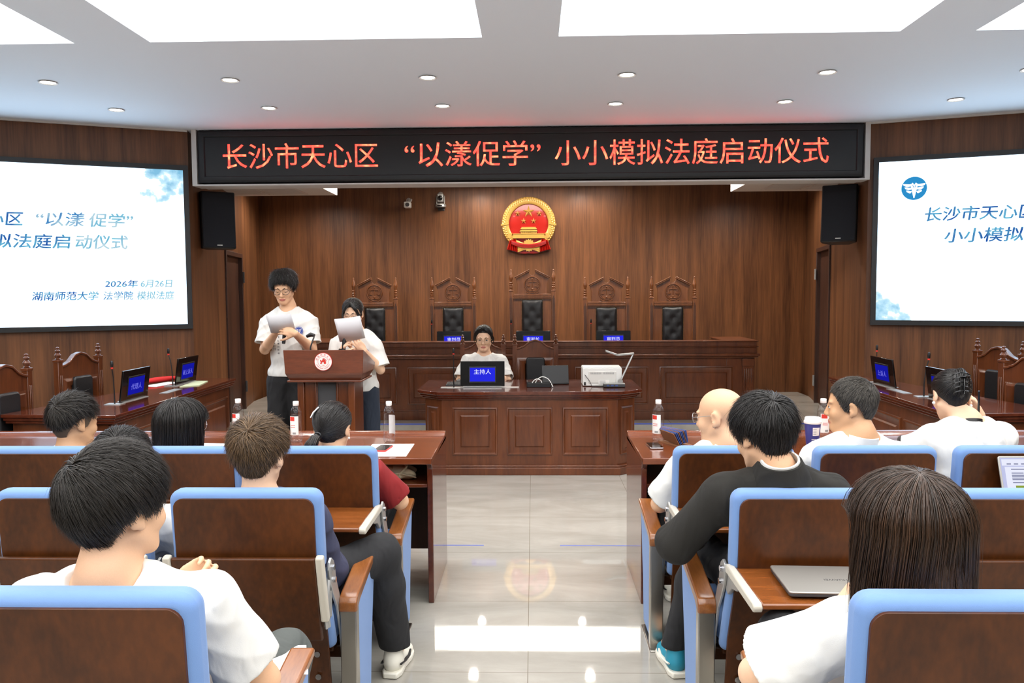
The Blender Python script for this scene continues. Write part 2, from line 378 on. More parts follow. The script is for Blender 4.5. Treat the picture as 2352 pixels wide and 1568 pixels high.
# ceiling with coffers
xs = [(-4.85, -2.808), (-2.337, -.302), (.161, 2.197), (2.646, 4.69)]; ys = (2.55, 4.924)
rows = [(2.55, 4.924), (-.3, 2.08), (-3.2, -.8)]
def ceiling():
    b = MB(); X = [-6.4]; 
    for a, c in xs: X += [a, c]
    X.append(6.4)
    Y = [-7]
    for a, c in sorted(rows): Y += [a, c]
    Y.append(7.62)
    for i in range(len(X)-1):
        for j in range(len(Y)-1):
            if i % 2 == 1 and j % 2 == 1: continue
            b.add([(X[i],Y[j],CH),(X[i+1],Y[j],CH),(X[i+1],Y[j+1],CH),(X[i],Y[j+1],CH)], [(3,2,1,0)])
    # ceiling over the bench with one coffer
    jx, jy = (-1.3, 1.33), (10.5, 11.3)
    for x0,x1,y0,y1 in ((-4.4,jx[0],7.62,11.9),(jx[1],4.4,7.62,11.9),(jx[0],jx[1],7.62,jy[0]),(jx[0],jx[1],jy[1],11.9)):
        b.add([(x0,y0,CH),(x1,y0,CH),(x1,y1,CH),(x0,y1,CH)], [(3,2,1,0)])
    def sides(x0,x1,y0,y1,h):
        b.add([(x0,y0,CH),(x1,y0,CH),(x1,y1,CH),(x0,y1,CH),(x0,y0,CH+h),(x1,y0,CH+h),(x1,y1,CH+h),(x0,y1,CH+h)],
              [(0,1,5,4),(1,2,6,5),(2,3,7,6),(3,0,4,7)])
    for a, c in xs:
        for y0, y1 in rows: sides(a, c, y0, y1, .25)
    sides(jx[0],jx[1],jy[0],jy[1],.03)
    b.add([(-6.5,-7,3.7),(6.5,-7,3.7),(6.5,12,3.7),(-6.5,12,3.7)], [(3,2,1,0)])
    return struct(b.build('ceiling', 'ceiling_paint', smooth=0))
ceiling()
k = 0
for y0, y1 in rows:
    for a, c in xs:
        t = thing('ceiling_light_panel', None, 'ceiling light', ((a+c)/2, (y0+y1)/2, CH+.25), 0, 'luminous coffers in the white ceiling')
        b = MB(); b.box(-(c-a)/2+.005, (c-a)/2-.005, -(y1-y0)/2+.005, (y1-y0)/2-.005, -.012, 0); b.build('diffuser', 'coffer_light', t, smooth=0)
        nm = ['far left', 'left of the middle aisle', 'right of the middle aisle', 'far right'][k % 4]
        t['label'] = ('bright white luminous ceiling coffer, ' + nm + (', nearest the banner' if k < 4 else ', over the seat rows behind the camera' if k < 8 else ', at the rear of the hall'))
        k += 1
t = thing('ceiling_light_panel', 'luminous ceiling panel behind the banner above the judges\' chairs', 'ceiling light', (.015, 10.9, CH+.03), 0)
b = MB(); b.box(-1.31, 1.31, -.395, .395, -.012, 0); b.build('diffuser', 'judge_light', t, smooth=0)
# walls
SL0, SL1 = Vector((-3.27, 7.577, 0)), Vector((-6.3, 6.243, 0)); SR0, SR1 = Vector((3.094+.03, 7.575, 0)), Vector((6.3, 6.44, 0))
def wall(name, pts, z0, z1, th, mat, inward):
    """upright wall along a polyline; inward picks the visible side"""
    b = MB()
    for p, q in zip(pts, pts[1:]):
        p, q = Vector(p), Vector(q); n = Vector((q.y-p.y, p.x-q.x, 0)).normalized()*(-th*inward)
        b.add([(p.x,p.y,z0),(q.x,q.y,z0),(q.x+n.x,q.y+n.y,z0),(p.x+n.x,p.y+n.y,z0),(p.x,p.y,z1),(q.x,q.y,z1),(q.x+n.x,q.y+n.y,z1),(p.x+n.x,p.y+n.y,z1)],
              [(0,3,2,1),(4,5,6,7),(0,1,5,4),(1,2,6,5),(2,3,7,6),(3,0,4,7)])
    return struct(b.build(name, mat, smooth=0))
wall('wall_left_screen', [SL1, SL0], 0, CH+.04, .2, 'wall_wood', 1)
wall('wall_right_screen', [SR0, SR1], 0, CH+.04, .2, 'wall_wood', 1)
wall('wall_left', [(-6.3,-7),(-6.3,6.4)], 0, CH+.04, .1, 'wall_wood', -1)
wall('wall_right', [(6.3,6.5),(6.3,-7)], 0, CH+.04, .1, 'wall_wood', -1)
wall('wall_rear', [(6.3,-6.9),(-6.3,-6.9)], 0, CH+.04, .1, 'soffit_paint', -1)
wall('wall_back', [(-4.06,11.8),(4.0,11.8)], 0, CH+.04, .15, 'wall_wood', 1)
# side returns of the bench alcove, each with a doorway
def side_return(side, p0, p1, d0, d1, ztop):
    """d0..d1 doorway along the wall in metres from p0"""
    p0, p1 = Vector((*p0,0)), Vector((*p1,0)); u = (p1-p0).normalized(); L = (p1-p0).length
    M = frame(p0, u, Vector((-u.y, u.x, 0)))     # local x along the wall, y to the left of it, z up
    s = 1 if side == 'left' else -1              # left wall is backed on its left side
    b = MB(); b.M = M
    y0, y1 = (0, .16) if s > 0 else (-.16, 0)
    b.box(0, d0, y0, y1, 0, CH+.04); b.box(d1, L, y0, y1, 0, CH+.04); b.box(d0, d1, y0, y1, ztop, CH+.04)
    struct(b.build('wall_'+side+'_alcove', 'wall_wood', smooth=0))
    d = MB(); d.M = M; dd = (.03, .075) if s > 0 else (-.075, -.03)
    d.box(d0+.055, d1-.055, *dd, .15, ztop-.055)
    n = 1 if side == 'left' else 2
    door = struct(d.build('door_%d' % n, 'door_wood', smooth=0, bevel=.003))
    j = MB(); j.M = M; jj = (-.02, .14) if s > 0 else (-.14, .02)
    j.box(d0, d0+.055, *jj, .15, ztop); j.box(d1-.055, d1, *jj, .15, ztop); j.box(d0+.055, d1-.055, *jj, ztop-.055, ztop)
    j.build('door_frame', 'door_wood', door, bevel=.004)
    for z in (.45, 1.86):
        h = MB(); h.M = M; hy = -.024*s
        h.box(d1-.075, d1-.025, min(hy, hy-.012*s), max(hy, hy-.012*s), z-.07, z+.07); h.cyl((d1-.05, hy-.012*s, z-.07), (d1-.05, hy-.012*s, z+.07), .009)
        h.build('hinge', 'grey_metal' if side == 'right' else 'dark_grey', door)
side_return('left', (-3.27,7.577), (-4.06,11.8), 1.62, 2.72, 2.16)
side_return('right', (3.124,7.575), (4.0,11.8), 2.1, 3.2, 2.2)
# white edge trims beside the banner, thin white ceiling trim along the screen walls
b = MB(); b.box(-3.222, -3.176, 7.545, 7.75, 2.69, 3.2); struct(b.build('trim_3', 'white_trim', smooth=0))
b = MB(); b.box(3.078, 3.124, 7.545, 7.75, 2.69, 3.2); struct(b.build('trim_4', 'white_trim', smooth=0))
b = MB(); b.box(-3.222, 3.124, 7.545, 7.75, 2.676, 2.69); struct(b.build('trim_5', 'white_trim', smooth=0))
for n_, p, q in ((6, SL0, SL1), (7, SR0, SR1)):
    u = (q-p).normalized(); nrm = Vector((u.y, -u.x, 0)); 
    if nrm.y > 0: nrm = -nrm
    b = MB(); b.M = frame(p, u, nrm) if n_ == 7 else frame(p, u, nrm)
    b.M = Matrix.Translation(p) @ Matrix((( u.x, nrm.x, 0, 0), (u.y, nrm.y, 0, 0), (0, 0, 1, 0), (0, 0, 0, 1)))
    b.box(0, (q-p).length, 0, .02, 3.185, 3.2); struct(b.build('trim_%d' % n_, 'white_trim', smooth=0))
# bulkhead carrying the banner, white soffit boxes with air grilles on both sides behind it
b = MB(); b.box(-3.222, 3.124, 7.76, 7.92, 2.69, 3.2); struct(b.build('wall_banner_beam', 'white_trim', smooth=0))
for s_, x0, x1, n_ in ((-1, -3.75, -2.42, 1), (1, 2.42, 3.75, 2)):
    b = MB(); b.box(x0, x1, 9.0, 9.9, 2.86, 3.2); so = struct(b.build('ceiling_soffit_%d' % n_, 'soffit_paint', smooth=0))
    for dx in (0, .47):
        g = MB(); gx = (x0+.13 if s_ < 0 else x0+.33)+dx
        for i in range(9): g.box(gx, gx+.4, 9.2+i*.055, 9.23+i*.055, 2.85, 2.86)
        g.box(gx-.02, gx, 9.17, 9.72, 2.848, 2.86); g.box(gx+.4, gx+.42, 9.17, 9.72, 2.848, 2.86)
        g.build('air_grille', 'white_trim', so)
# downlights
def downlights():
    lay = [(5.8, [-3.514, -2.18, -.748, .675, 2.09, 3.5]), (6.68, [-3.477, -2.19, -.741, .684, 2.068, 3.444])]
    names = ['far left', 'second from the left', 'third from the left', 'third from the right', 'second from the right', 'far right']
    for y, row in lay:
        for i, x in enumerate(row):
            t = thing('downlight', 'small round ceiling downlight, %s in the row %s the banner' % (names[i], 'nearest' if y > 6 else 'farther from'), 'downlight', (x, y, CH), 0, 'ceiling downlights before the banner')
            b = MB(); b.lathe([(.058,-.001),(.066,-.006),(.062,-.009),(.05,-.004),(.05,0)], n=24); b.build('trim_ring', 'white_trim', t)
            b = MB(); b.lathe([(.049,-.003),(.03,-.0065),(.0,-.008)], n=24); b.build('lamp_face', 'downlight_face', t)
            L = bpy.data.lights.new('downlight_lamp', 'SPOT'); L.energy = L_DOWN; L.spot_size = math.radians(110); L.spot_blend = .8; L.shadow_soft_size = .05; L.color = (1,.97,.93)
            lo = bpy.data.objects.new('downlight_lamp', L); col.objects.link(lo); lo.parent = t; lo.location = (0,0,-.02)
    for i, (x, y, e) in enumerate([(-.77,11.4,.3),(.70,11.4,.3),(-2.2,9.75,1.5),(-.77,9.75,1.1),(.70,9.75,1.1),(2.15,9.75,1.5),(-3.1,10.6,1.3),(3.05,10.6,1.0)]):  # last two: unseen lamps added to brighten the dark alcove sides
        t = thing('downlight', 'round downlight behind the banner, ' + ['close to the back wall just left of the emblem', 'close to the back wall just right of the emblem', 'over the bench at the leftmost judge\'s chair', 'over the bench left of the middle', 'over the bench right of the middle', 'over the bench at the rightmost judge\'s chair', 'unseen, added at the far left to brighten the alcove side', 'unseen, added at the far right to brighten the alcove side'][i], 'downlight', (x, y, CH), 0, 'ceiling downlights behind the banner')
        b = MB(); b.lathe([(.058,-.001),(.066,-.006),(.062,-.009),(.05,-.004),(.05,0)], n=24); b.build('trim_ring', 'white_trim', t)
        b = MB(); b.lathe([(.049,-.003),(.03,-.0065),(.0,-.008)], n=24); b.build('lamp_face', 'downlight_face', t)
        L = bpy.data.lights.new('downlight_lamp', 'SPOT'); L.energy = L_ALCOVE*e; L.spot_size = math.radians(160); L.spot_blend = .6; L.shadow_soft_size = .05; L.color = (1,.93,.84)
        lo = bpy.data.objects.new('downlight_lamp', L); col.objects.link(lo); lo.parent = t; lo.location = (0,0,-.02)
downlights()
# ------------------------------------------------------------------ LED banner
t = thing('led_banner', 'long black LED banner with glowing red Chinese letters under the ceiling', 'LED banner', (-.049, 7.55, 2.705))
b = MB(); b.rings([(-3.117,3.117,0,.485,.14),(-3.117,3.117,0,.485,0),(-3.10,3.10,.015,.47,-.012),(-3.055,3.055,.055,.43,-.012),(-3.045,3.045,.06,.425,.004)], False)
b.build('frame', 'black_plastic', t, bevel=.004)
b = MB(); b.box(-3.05, 3.05, .003, .14, .058, .427); b.build('screen', 'black_plastic', t, smooth=0)
for s, x0, x1, h, z in (('长沙市天心区', -2.925, -1.455, .235, .245), ('“以漾促学”', -1.20, .075, .235, .248), ('小小模拟法庭启动仪式', .21, 2.745, .235, .248)):
    text('lettering', s, 'led_red', t, face((x0+x1)/2+.049, .002, z), x1-x0, h, .002)
# ------------------------------------------------------------------ video walls
def video_wall(label, org, xdir):
    W_, H_ = 2.58, 1.45
    M = frame(org, xdir, Vector((0,0,1)).cross(Vector(xdir)))
    t = thing('video_wall', label, 'screen', mat=M)
    b = MB(); b.rings([(-.045,W_+.045,-.045,H_+.045,0),(-.045,W_+.045,-.045,H_+.045,-.055),(0,W_,0,H_,-.055),(0,W_,0,H_,-.035)], False); b.build('frame', 'black_plastic', t, smooth=0)
    me = bpy.data.meshes.new('screen'); me.from_pydata([(0,-.04,0),(W_,-.04,0),(W_,-.04,H_),(0,-.04,H_)], [], [(0,1,2,3)])
    uv = me.uv_layers.new(); 
    for i, q in enumerate(((0,0),(1.78,0),(1.78,1),(0,1))): uv.data[i].uv = q
    me.materials.append(MATS['slide_page']); o = bpy.data.objects.new('screen', me); col.objects.link(o); o.parent = t
    d = -.0415
    def line(s, x0, x1, z, h, mat): text('slide_text', s, mat, t, face((x0+x1)/2, d, z), x1-x0, h, .0008, shear=.12, bold=.02)
    line('长沙市天心区', .39, 1.26, .96, .125, 'slide_ink'); line('“以漾', 1.36, 1.74, .965, .125, 'slide_ink_mid'); line('促学”', 1.78, 2.14, .965, .125, 'slide_ink_pale')
    line('小小模拟法庭启', .55, 1.62, .765, .125, 'slide_ink'); line('动仪式', 1.66, 2.09, .765, .125, 'slide_ink_pale')
    line('2026年', 1.885, 2.16, .385, .07, 'slide_ink'); line('6月26日', 2.185, 2.457, .385, .07, 'slide_ink_pale')
    line('湖南师范大学', 1.30, 1.83, .275, .078, 'slide_ink'); line('法学院', 1.87, 2.12, .275, .078, 'slide_ink_mid'); line('模拟法庭', 2.15, 2.47, .275, .078, 'slide_ink_pale')
    # round winged logo in the upper left corner
    cx, cz = .295, 1.2
    b = MB(); b.prism([(cx+.105*math.cos(a*math.pi/24), cz+.105*math.sin(a*math.pi/24)) for a in range(48)], d, d+.001, 'y'); lg = b.build('slide_logo', 'slide_logo', t, smooth=0)
    b = MB()
    for s in (-1, 1):
        for k in range(3):
            x0, z0 = .018, .035-.03*k; x1 = .092-.014*k
            P = [(cx+s*x0, cz+z0), (cx+s*x1, cz+z0+.008), (cx+s*(x1-.004), cz+z0-.006), (cx+s*(x1-.03), cz+z0-.02), (cx+s*(x0+.008), cz+z0-.016)]
            b.prism(P if s < 0 else P[::-1], d-.002, d-.0005, 'y')
        P = [(cx+s*.003, cz-.09), (cx+s*.032, cz+.04), (cx+s*.018, cz+.04), (cx+s*.001, cz-.02)]
        b.prism(P if s < 0 else P[::-1], d-.003, d-.0022, 'y')
    b.prism([(cx-.005,cz-.085),(cx+.005,cz-.085),(cx+.005,cz+.02),(cx+.022,cz+.045),(cx+.012,cz+.05),(cx,cz+.03),(cx-.012,cz+.05),(cx-.022,cz+.045),(cx-.005,cz+.02)][::-1], d-.004, d-.0033, 'y')
    b.build('logo_wings', 'slide_white', lg, smooth=0)
    return t
uL = (SL0-SL1).normalized(); uR = (SR1-SR0).normalized()
o = SL0 - uL*(.05+2.58); o.z = 1.37; video_wall('large bright video wall showing a white slide, left of the banner', o, uL)
o = SR0 + uR*.085; o.z = 1.375; video_wall('large bright video wall showing a white slide with round blue logo, right of the banner', o, uR)
# ------------------------------------------------------------------ loudspeakers
def speaker(label, loc, rz, tilt, roll, wallpt):
    M = Matrix.Translation(loc) @ rotz(rz) @ Matrix.Rotation(tilt, 4, 'X') @ Matrix.Rotation(roll, 4, 'Y')
    t = thing('loudspeaker', label, 'loudspeaker', mat=M)
    b = MB(); b.prism([(-.165,0),(.165,0),(.165,.08),(.09,.20),(-.09,.20),(-.165,.08)], 0, .57); b.build('cabinet', 'black_plastic', t, bevel=.012)
    b = MB(); b.rrect(.31, .55, .012, -.012, .002, c=(0,.285)); b.build('grille', 'speaker_cloth', t, bevel=.004)
    b = MB(); b.box(-.025, .025, -.015, -.011, .028, .036); b.build('badge', 'white_plastic', t, smooth=0)
    b = MB(); b.box(-.04, .04, .19, .30, .24, .34); b.build('bracket', 'dark_grey', t, bevel=.005)
speaker('black loudspeaker on the alcove wall beside the left video wall', (-3.15, 7.98, 2.11), math.radians(34), math.radians(-2), 0, None)
speaker('black loudspeaker tilted on the alcove wall beside the right video wall', (3.0, 7.96, 2.13), math.radians(-27), math.radians(-7), 0, None)
# ------------------------------------------------------------------ cameras on the back wall
t = thing('conference_camera', 'dark silver pan tilt camera on the back wall left of the emblem', 'camera', (-1.345, 11.8, 2.9))
b = MB(); b.box(-.06,.06,-.15,0,-.016,-.006); b.box(-.05,.05,-.012,0,-.05,-.006); b.build('wall_shelf', 'dark_grey', t, bevel=.003)
b = MB(); b.lathe([(.078,-.005),(.08,.02),(.07,.038),(.055,.045)], (0,-.08,0), 24); b.build('base', 'grey_metal', t)
b = MB(); b.box(-.064,-.048,-.11,-.05,.04,.16); b.box(.048,.064,-.11,-.05,.04,.16); b.build('yoke', 'grey_metal', t, bevel=.008)
b = MB(); b.box(-.045,.045,-.13,-.03,.06,.185); b.ball((0,-.08,.17), .045, 16); b.build('head', 'grey_metal', t, bevel=.012)
b = MB(); b.cyl((0,-.128,.12),(0,-.15,.12),.037,.035,24); b.cyl((0,-.15,.12),(0,-.152,.12),.026,.02,24); b.build('lens_barrel', 'black_gloss', t)
b = MB(); b.box(-.045,.03,-.162,-.158,.002,.016); b.build('indicator_window', 'black_gloss', t, smooth=0)
t = thing('security_camera', 'small white security camera on the back wall, farther left of the emblem', 'camera', (-1.825, 11.8, 2.88))
b = MB(); b.cyl((0,0,.12),(0,-.02,.12),.04,.036,20); b.tube([(0,-.015,.12),(.01,-.06,.13),(.01,-.09,.09)], .016); b.build('wall_mount', 'grey_metal', t)
b = MB(); b.rrect(.095,.085,.016,-.17,-.05,c=(0,.045)); b.build('housing', 'white_plastic', t, bevel=.006)
b = MB(); b.cyl((.004,-.168,.045),(.004,-.182,.045),.03,.028,20); b.build('lens_ring', 'dark_grey', t)
b = MB(); b.tube([(.03,-.06,.08),(.05,-.05,.12),(.045,-.01,.14)], .007); b.build('cable', 'white_plastic', t)
# ------------------------------------------------------------------ national emblem
t = thing('wall_emblem', 'round red and gold national emblem with stars and gate on the back wall', 'emblem', (-.06, 11.8, 2.645))
b = MB(); b.M = Matrix.Rotation(math.pi/2, 4, 'X'); b.lathe([(.30,0),(.30,.03),(.2,.045),(.1,.05),(.0,.052)], n=48); b.build('disc', 'emblem_red', t)
b = MB()
for i in range(64):                       # wreath of overlapping ears of grain, left and right of the middle
    for r_, lay in ((.31, 0), (.345, .006), (.375, 0)):
        a = math.pi*2*(i+.5*(r_ == .345))/64; 
        if abs(a-1.5*math.pi) < .42: continue
        s = 1 if math.cos(a) > 0 else -1; c, sn = math.cos(a), math.sin(a)
        p = Vector((r_*c, -.05-lay, r_*sn)); d = Vector((-sn*s*.8+c*.45, 0, c*s*.8+sn*.45)).normalized()
        b.tube([p-d*.022, p, p+d*.024], [.004, .014, .003], 6)
b.M = Matrix.Rotation(math.pi/2, 4, 'X')
b.lathe([(.288,.02),(.288,.052),(.30,.06),(.34,.062),(.385,.05),(.396,.02),(.396,0)], n=64)
b.build('wreath', 'gold', t)
def star(cx, cz, r):
    b = MB(); vs = [(cx, -.078 - r*.12, cz)]
    for k in range(10):
        a = math.pi/2+k*math.pi/5; q = r if k % 2 == 0 else r*.39; vs.append((cx+q*math.cos(a), -.05, cz+q*math.sin(a)))
    b.add(vs, [(0, 1+(k+1) % 10, 1+k) for k in range(10)] + [tuple(range(1,11))]); b.build('star', 'gold', t, smooth=0)
star(0, .172, .09)
for x, z in ((-.16,.148),(.155,.148),(-.072,.038),(.072,.038)): star(x, z, .047)
b = MB(); b.box(-.228,.228,-.085,-.03,-.205,-.147); b.box(-.235,.235,-.09,-.03,-.213,-.205); b.box(-.235,.235,-.09,-.03,-.152,-.145)
for x in (-.09,-.05,0,.05,.09):
    b.prism([(x-.014,-.205),(x+.014,-.205)]+[(x+.014*math.cos(a*math.pi/6), -.185+.014*math.sin(a*math.pi/6)) for a in range(7)], -.088, -.084, 'y')
b.box(-.118,.118,-.075,-.03,-.147,-.115)
for i in range(8): b.cyl((-.11+i*.0314,-.08,-.147),(-.11+i*.0314,-.08,-.115),.005,n=8)
b.hexa([(-.135,-.09,-.115),(.135,-.09,-.115),(.135,-.03,-.115),(-.135,-.03,-.115)], [(-.115,-.07,-.092),(.115,-.07,-.092),(.115,-.03,-.092),(-.115,-.03,-.092)])
b.box(-.1,.1,-.07,-.03,-.092,-.082)
b.hexa([(-.125,-.085,-.082),(.125,-.085,-.082),(.125,-.03,-.082),(-.125,-.03,-.082)], [(-.1,-.06,-.055),(.1,-.06,-.055),(.1,-.03,-.055),(-.1,-.03,-.055)])
b.box(-.104,.104,-.064,-.05,-.056,-.048); b.build('gate_tower', 'gold', t, smooth=0)
b = MB(); P = []
for k in range(64):
    r_ = .092 if k % 4 < 2 else .078; a = k*2*math.pi/64; P.append((r_*math.cos(a), -.315+r_*math.sin(a)))
b.prism(P, -.088, -.03, 'y'); b.build('gear', 'gold', t, smooth=0)
b = MB()                                    # red drapery tied over the gear, with hanging tails
for s in (-1, 1):
    n = 10; vs = []; fs = []
    for i in range(n+1):
        u = i/n; x0 = .19+u*.09; x1 = .15+u*.175; dd = .012*math.cos(i*math.pi)
        vs += [(s*x0, -.075+dd, -.215-.03*u), (s*x1, -.08+dd*1.4, -.415+.04*u+.008*(i % 2))]
    for i in range(n): fs.append((2*i, 2*i+2, 2*i+3, 2*i+1) if s < 0 else (2*i, 2*i+1, 2*i+3, 2*i+2))
    b.add(vs, fs); b.add([(v[0], -.02, v[2]) for v in vs], [f[::-1] for f in fs])
    b.hexa([(s*.16,-.02,-.42),(s*.16,-.06,-.42),(s*.32,-.06,-.375),(s*.32,-.02,-.375)], [(s*.19,-.02,-.22),(s*.19,-.06,-.22),(s*.28,-.06,-.24),(s*.28,-.02,-.24)])
for k in range(4):
    b.tube([(x, -.105+.004*k, -.255-k*.012-.055*(1-(x/.25)**2)) for x in [-.25+.05*i for i in range(11)]], .013, 6)
b.prism([(-.165,-.36),(.165,-.36),(.15,-.43),(.05,-.435),(0,-.428),(-.05,-.435),(-.15,-.43)], -.055, -.02, 'y')
b.build('drapery', 'emblem_red', t, smooth=30)
for s in (-1, 1):
    b = MB(); b.hexa([(s*.04,-.06,-.375),(s*.16,-.06,-.42),(s*.16,-.085,-.42),(s*.04,-.085,-.375)], [(s*.04,-.06,-.345),(s*.16,-.06,-.335),(s*.16,-.085,-.335),(s*.04,-.085,-.345)])
    for k in range(5): b.tube([(s*.04,-.085,-.368+.006*k), (s*.16,-.085,-.412+.018*k)], .005, 6)
    b.build('grain_stalks', 'gold', t, smooth=30)
    b = MB(); b.hexa([(s*.27,-.055,-.22),(s*.31,-.055,-.2),(s*.31,-.07,-.2),(s*.27,-.07,-.22)], [(s*.24,-.055,-.13),(s*.30,-.055,-.14),(s*.30,-.07,-.14),(s*.24,-.07,-.13)]); b.build('lower_tie', 'gold', t, smooth=0)
    b = MB(); b.hexa([(s*.29,-.05,-.01),(s*.405,-.05,-.03),(s*.405,-.07,-.03),(s*.29,-.07,-.01)], [(s*.29,-.05,.015),(s*.405,-.05,-.005),(s*.405,-.07,-.005),(s*.29,-.07,.015)]); b.build('side_tie', 'gold', t, smooth=0)
# ------------------------------------------------------------------ judges' bench
t = thing('judges_bench', 'long panelled dark wood judges\' bench with parapet on the low platform', 'judges\' bench', (0, 9.3, .15))
b = MB(); b.box(-2.33, 2.25, .01, .06, 0, .73); b.box(-2.69,-2.33,.01,.78,0,.73); b.box(2.25,2.575,.01,.78,0,.73)
b.box(-2.71,2.595,-.015,.012,0,.10); b.box(-2.705,2.59,-.008,.012,.10,.115)
b.build('body', 'furniture_wood', t, bevel=.004)
b = MB(); b.box(-2.73,2.606,-.045,.30,.728,.745); b.box(-2.75,2.625,-.06,.30,.745,.776); b.build('ledge', 'furniture_wood', t, bevel=.008)
b = MB(); b.box(-2.72,2.60,0,.13,.776,.846); b.box(-2.735,2.615,-.02,.14,.846,.858); b.box(-2.72,2.60,-.004,.13,.858,.912); b.box(-2.735,2.615,-.02,.16,.912,.925)
for s, x0, x1 in ((-1,-2.72,-2.34),(1,2.24,2.60)):
    b.box(x0,x1,.131,.78,.74,.911); b.box(x0-.015,x1+.015,.161,.80,.911,.9245)
b.build('parapet', 'furniture_wood', t, bevel=.004)
b = MB(); b.box(-2.33,2.24,.13,.62,.745,.785); b.build('writing_top', 'furniture_wood', t, bevel=.003)
for k in range(5):
    x1 = 2.33-k*.985; b = MB(); b.panel(x1-.86, x1, .185, .627, .01); b.build('panel', 'furniture_wood', t, smooth=30)
for x0 in (-2.68, 2.435):
    b = MB(); b.box(x0,x0+.125,-.012,.012,.115,.72)
    b.box(x0-.008,x0+.133,-.03,.012,.63,.715)
    for i in range(5): b.cyl((x0+.02+i*.021,-.014,.14),(x0+.02+i*.021,-.014,.60),.008,n=8)
    b.build('pilaster', 'furniture_wood', t, bevel=.003)
# ------------------------------------------------------------------ judges' chairs
FIN = [(.020,0),(.024,.012),(.017,.02),(.024,.032),(.024,.042),(.017,.05),(.024,.062),(.024,.072),(.017,.08),(.024,.092),(.024,.102),(.016,.11),(.018,.13),(.026,.16),(.027,.178),(.02,.21),(.011,.245),(.008,.262),(.012,.268),(.004,.28)]
def judge_chair(label, x, y, hz):
    t = thing('judge_chair', label, 'judge\'s chair', (x, y, .3), 0, 'carved high-backed judges\' chairs')
    for s in (-1, 1):
        b = MB(); b.box(s*.285-.026, s*.285+.026, -.02, .035, 0, hz-.28)
        b.box(s*.285-.031, s*.285+.031, -.025, .04, hz-.29, hz-.275)
        post = b.build('post', 'chair_wood', t, bevel=.004)
        b = MB(); 
        for k in (-1, 0, 1): b.box(s*.285+k*.013-.0025, s*.285+k*.013+.0025, -.0225, -.018, .5, hz-.38+.03*(k == 0))
        b.build('flutes', 'leather', post, smooth=0)
        b = MB(); b.lathe(FIN, (s*.285, .008, hz-.277), 16); b.build('finial', 'chair_wood', post)
    zr = hz-.39
    b = MB(); b.box(-.26,.26,0,.03,.36,zr); b.build('back_panel', 'chair_wood', t, bevel=.004)
    b = MB()
    for i in range(5): b.box(-.25-.004*(i % 2), .25+.004*(i % 2), -.022-.004*(i % 2), .03, zr+i*.0125, zr+(i+1)*.0125)
    b.build('back_rail', 'chair_wood', t, bevel=.002)
    b = MB(); P = [(-.2,zr+.06),(.2,zr+.06),(.2,zr+.2),(.222,zr+.265),(.04,zr+.362),(.036,zr+.335),(.02,zr+.315),(0,zr+.31),(-.02,zr+.315),(-.036,zr+.335),(-.04,zr+.362),(-.222,zr+.265),(-.2,zr+.2)]
    b.prism(P, 0, .028, 'y'); b.build('pediment', 'chair_wood', t, bevel=.003)
    for s in (-1, 1):
        b = MB(); b.M = Matrix.Translation((s*.133, .005, zr+.328)) @ Matrix.Rotation(s*math.radians(27), 4, 'Y')
        b.box(-.108,.108,-.035,.03,-.012,.004); b.box(-.112,.112,-.042,.03,.004,.014); b.build('gable_moulding', 'chair_wood', t, bevel=.003)
    # carved medallion: scales of justice within a wreath
    b = MB(); z0 = zr+.187
    b.tube([(.104*math.cos(a*math.pi/20), -.006, z0+.104*math.sin(a*math.pi/20)) for a in range(41)], .0055, 8)
    for a in range(-50, 231, 14):
        if 66 < a < 114: continue
        q = math.radians(a); p = Vector((.082*math.cos(q), -.006, z0+.082*math.sin(q))); d = Vector((math.cos(q+.9*(1 if a < 90 else -1)), 0, math.sin(q+.9*(1 if a < 90 else -1))))
        b.tube([p-d*.011, p, p+d*.012], [.002,.006,.002], 6)
    b.cyl((0,-.006,z0-.05),(0,-.006,z0+.075),.005); b.ball((0,-.006,z0+.072), .012, 10); b.tube([(-.055,-.008,z0+.035),(0,-.01,z0+.045),(.055,-.008,z0+.035)], .0045, 6)
    for s in (-1, 1):
        b.tube([(s*.05,-.006,z0+.035),(s*.03,-.006,z0-.02)], .002, 5); b.tube([(s*.05,-.006,z0+.035),(s*.07,-.006,z0-.02)], .002, 5)
        b.ball((s*.05,-.006,z0-.022), .02, 10, (1,.4,.35)); b.tube([(0,-.006,z0-.075),(s*.03,-.008,z0-.085),(s*.06,-.006,z0-.07)], .007, 6)
        b.tube([(s*.02,-.004,z0-.108),(s*.05,-.008,z0-.118),(s*.08,-.004,z0-.098)], .008, 6)
    b.ball((0,-.008,z0-.06), .017, 10, (1,.5,1)); b.build('medallion', 'chair_wood', t)
    # tufted leather back with brass nails
    b = MB(); n, mz = 12, 24; zb, zt = .45, zr-.015; tufts = []
    k = 0; zz = zt-.05
    while zz > zb: tufts += [(-.085,zz),(.085,zz)] if k % 2 == 0 else [(0,zz)]; zz -= .1; k += 1
    vs = []; fs = []
    for j in range(mz+1):
        for i in range(n+1):
            xx = -.138+.276*i/n; z_ = zb+(zt-zb)*j/mz; e = min(1, min(xx+.138, .138-xx, z_-zb, zt-z_)/.03); h = .03*math.sqrt(max(0, 1-(1-e)**2))
            for a, c in tufts: h -= .018*math.exp(-((xx-a)**2+(z_-c)**2)/.0007)
            vs.append((xx, -.004-max(h, 0), z_))
    for j in range(mz):
        for i in range(n): q = j*(n+1)+i; fs.append((q,q+1,q+n+2,q+n+1))
    b.add(vs, fs); le = b.build('leather_back', 'leather', t, smooth=180, sub=1)
    b = MB()
    for a, c in tufts: b.ball((a, -.02, c), .008, 8, (1,.6,1))
    b.build('tuft_buttons', 'leather', le)
    b = MB()
    nn = int((zt-zb)/.016)
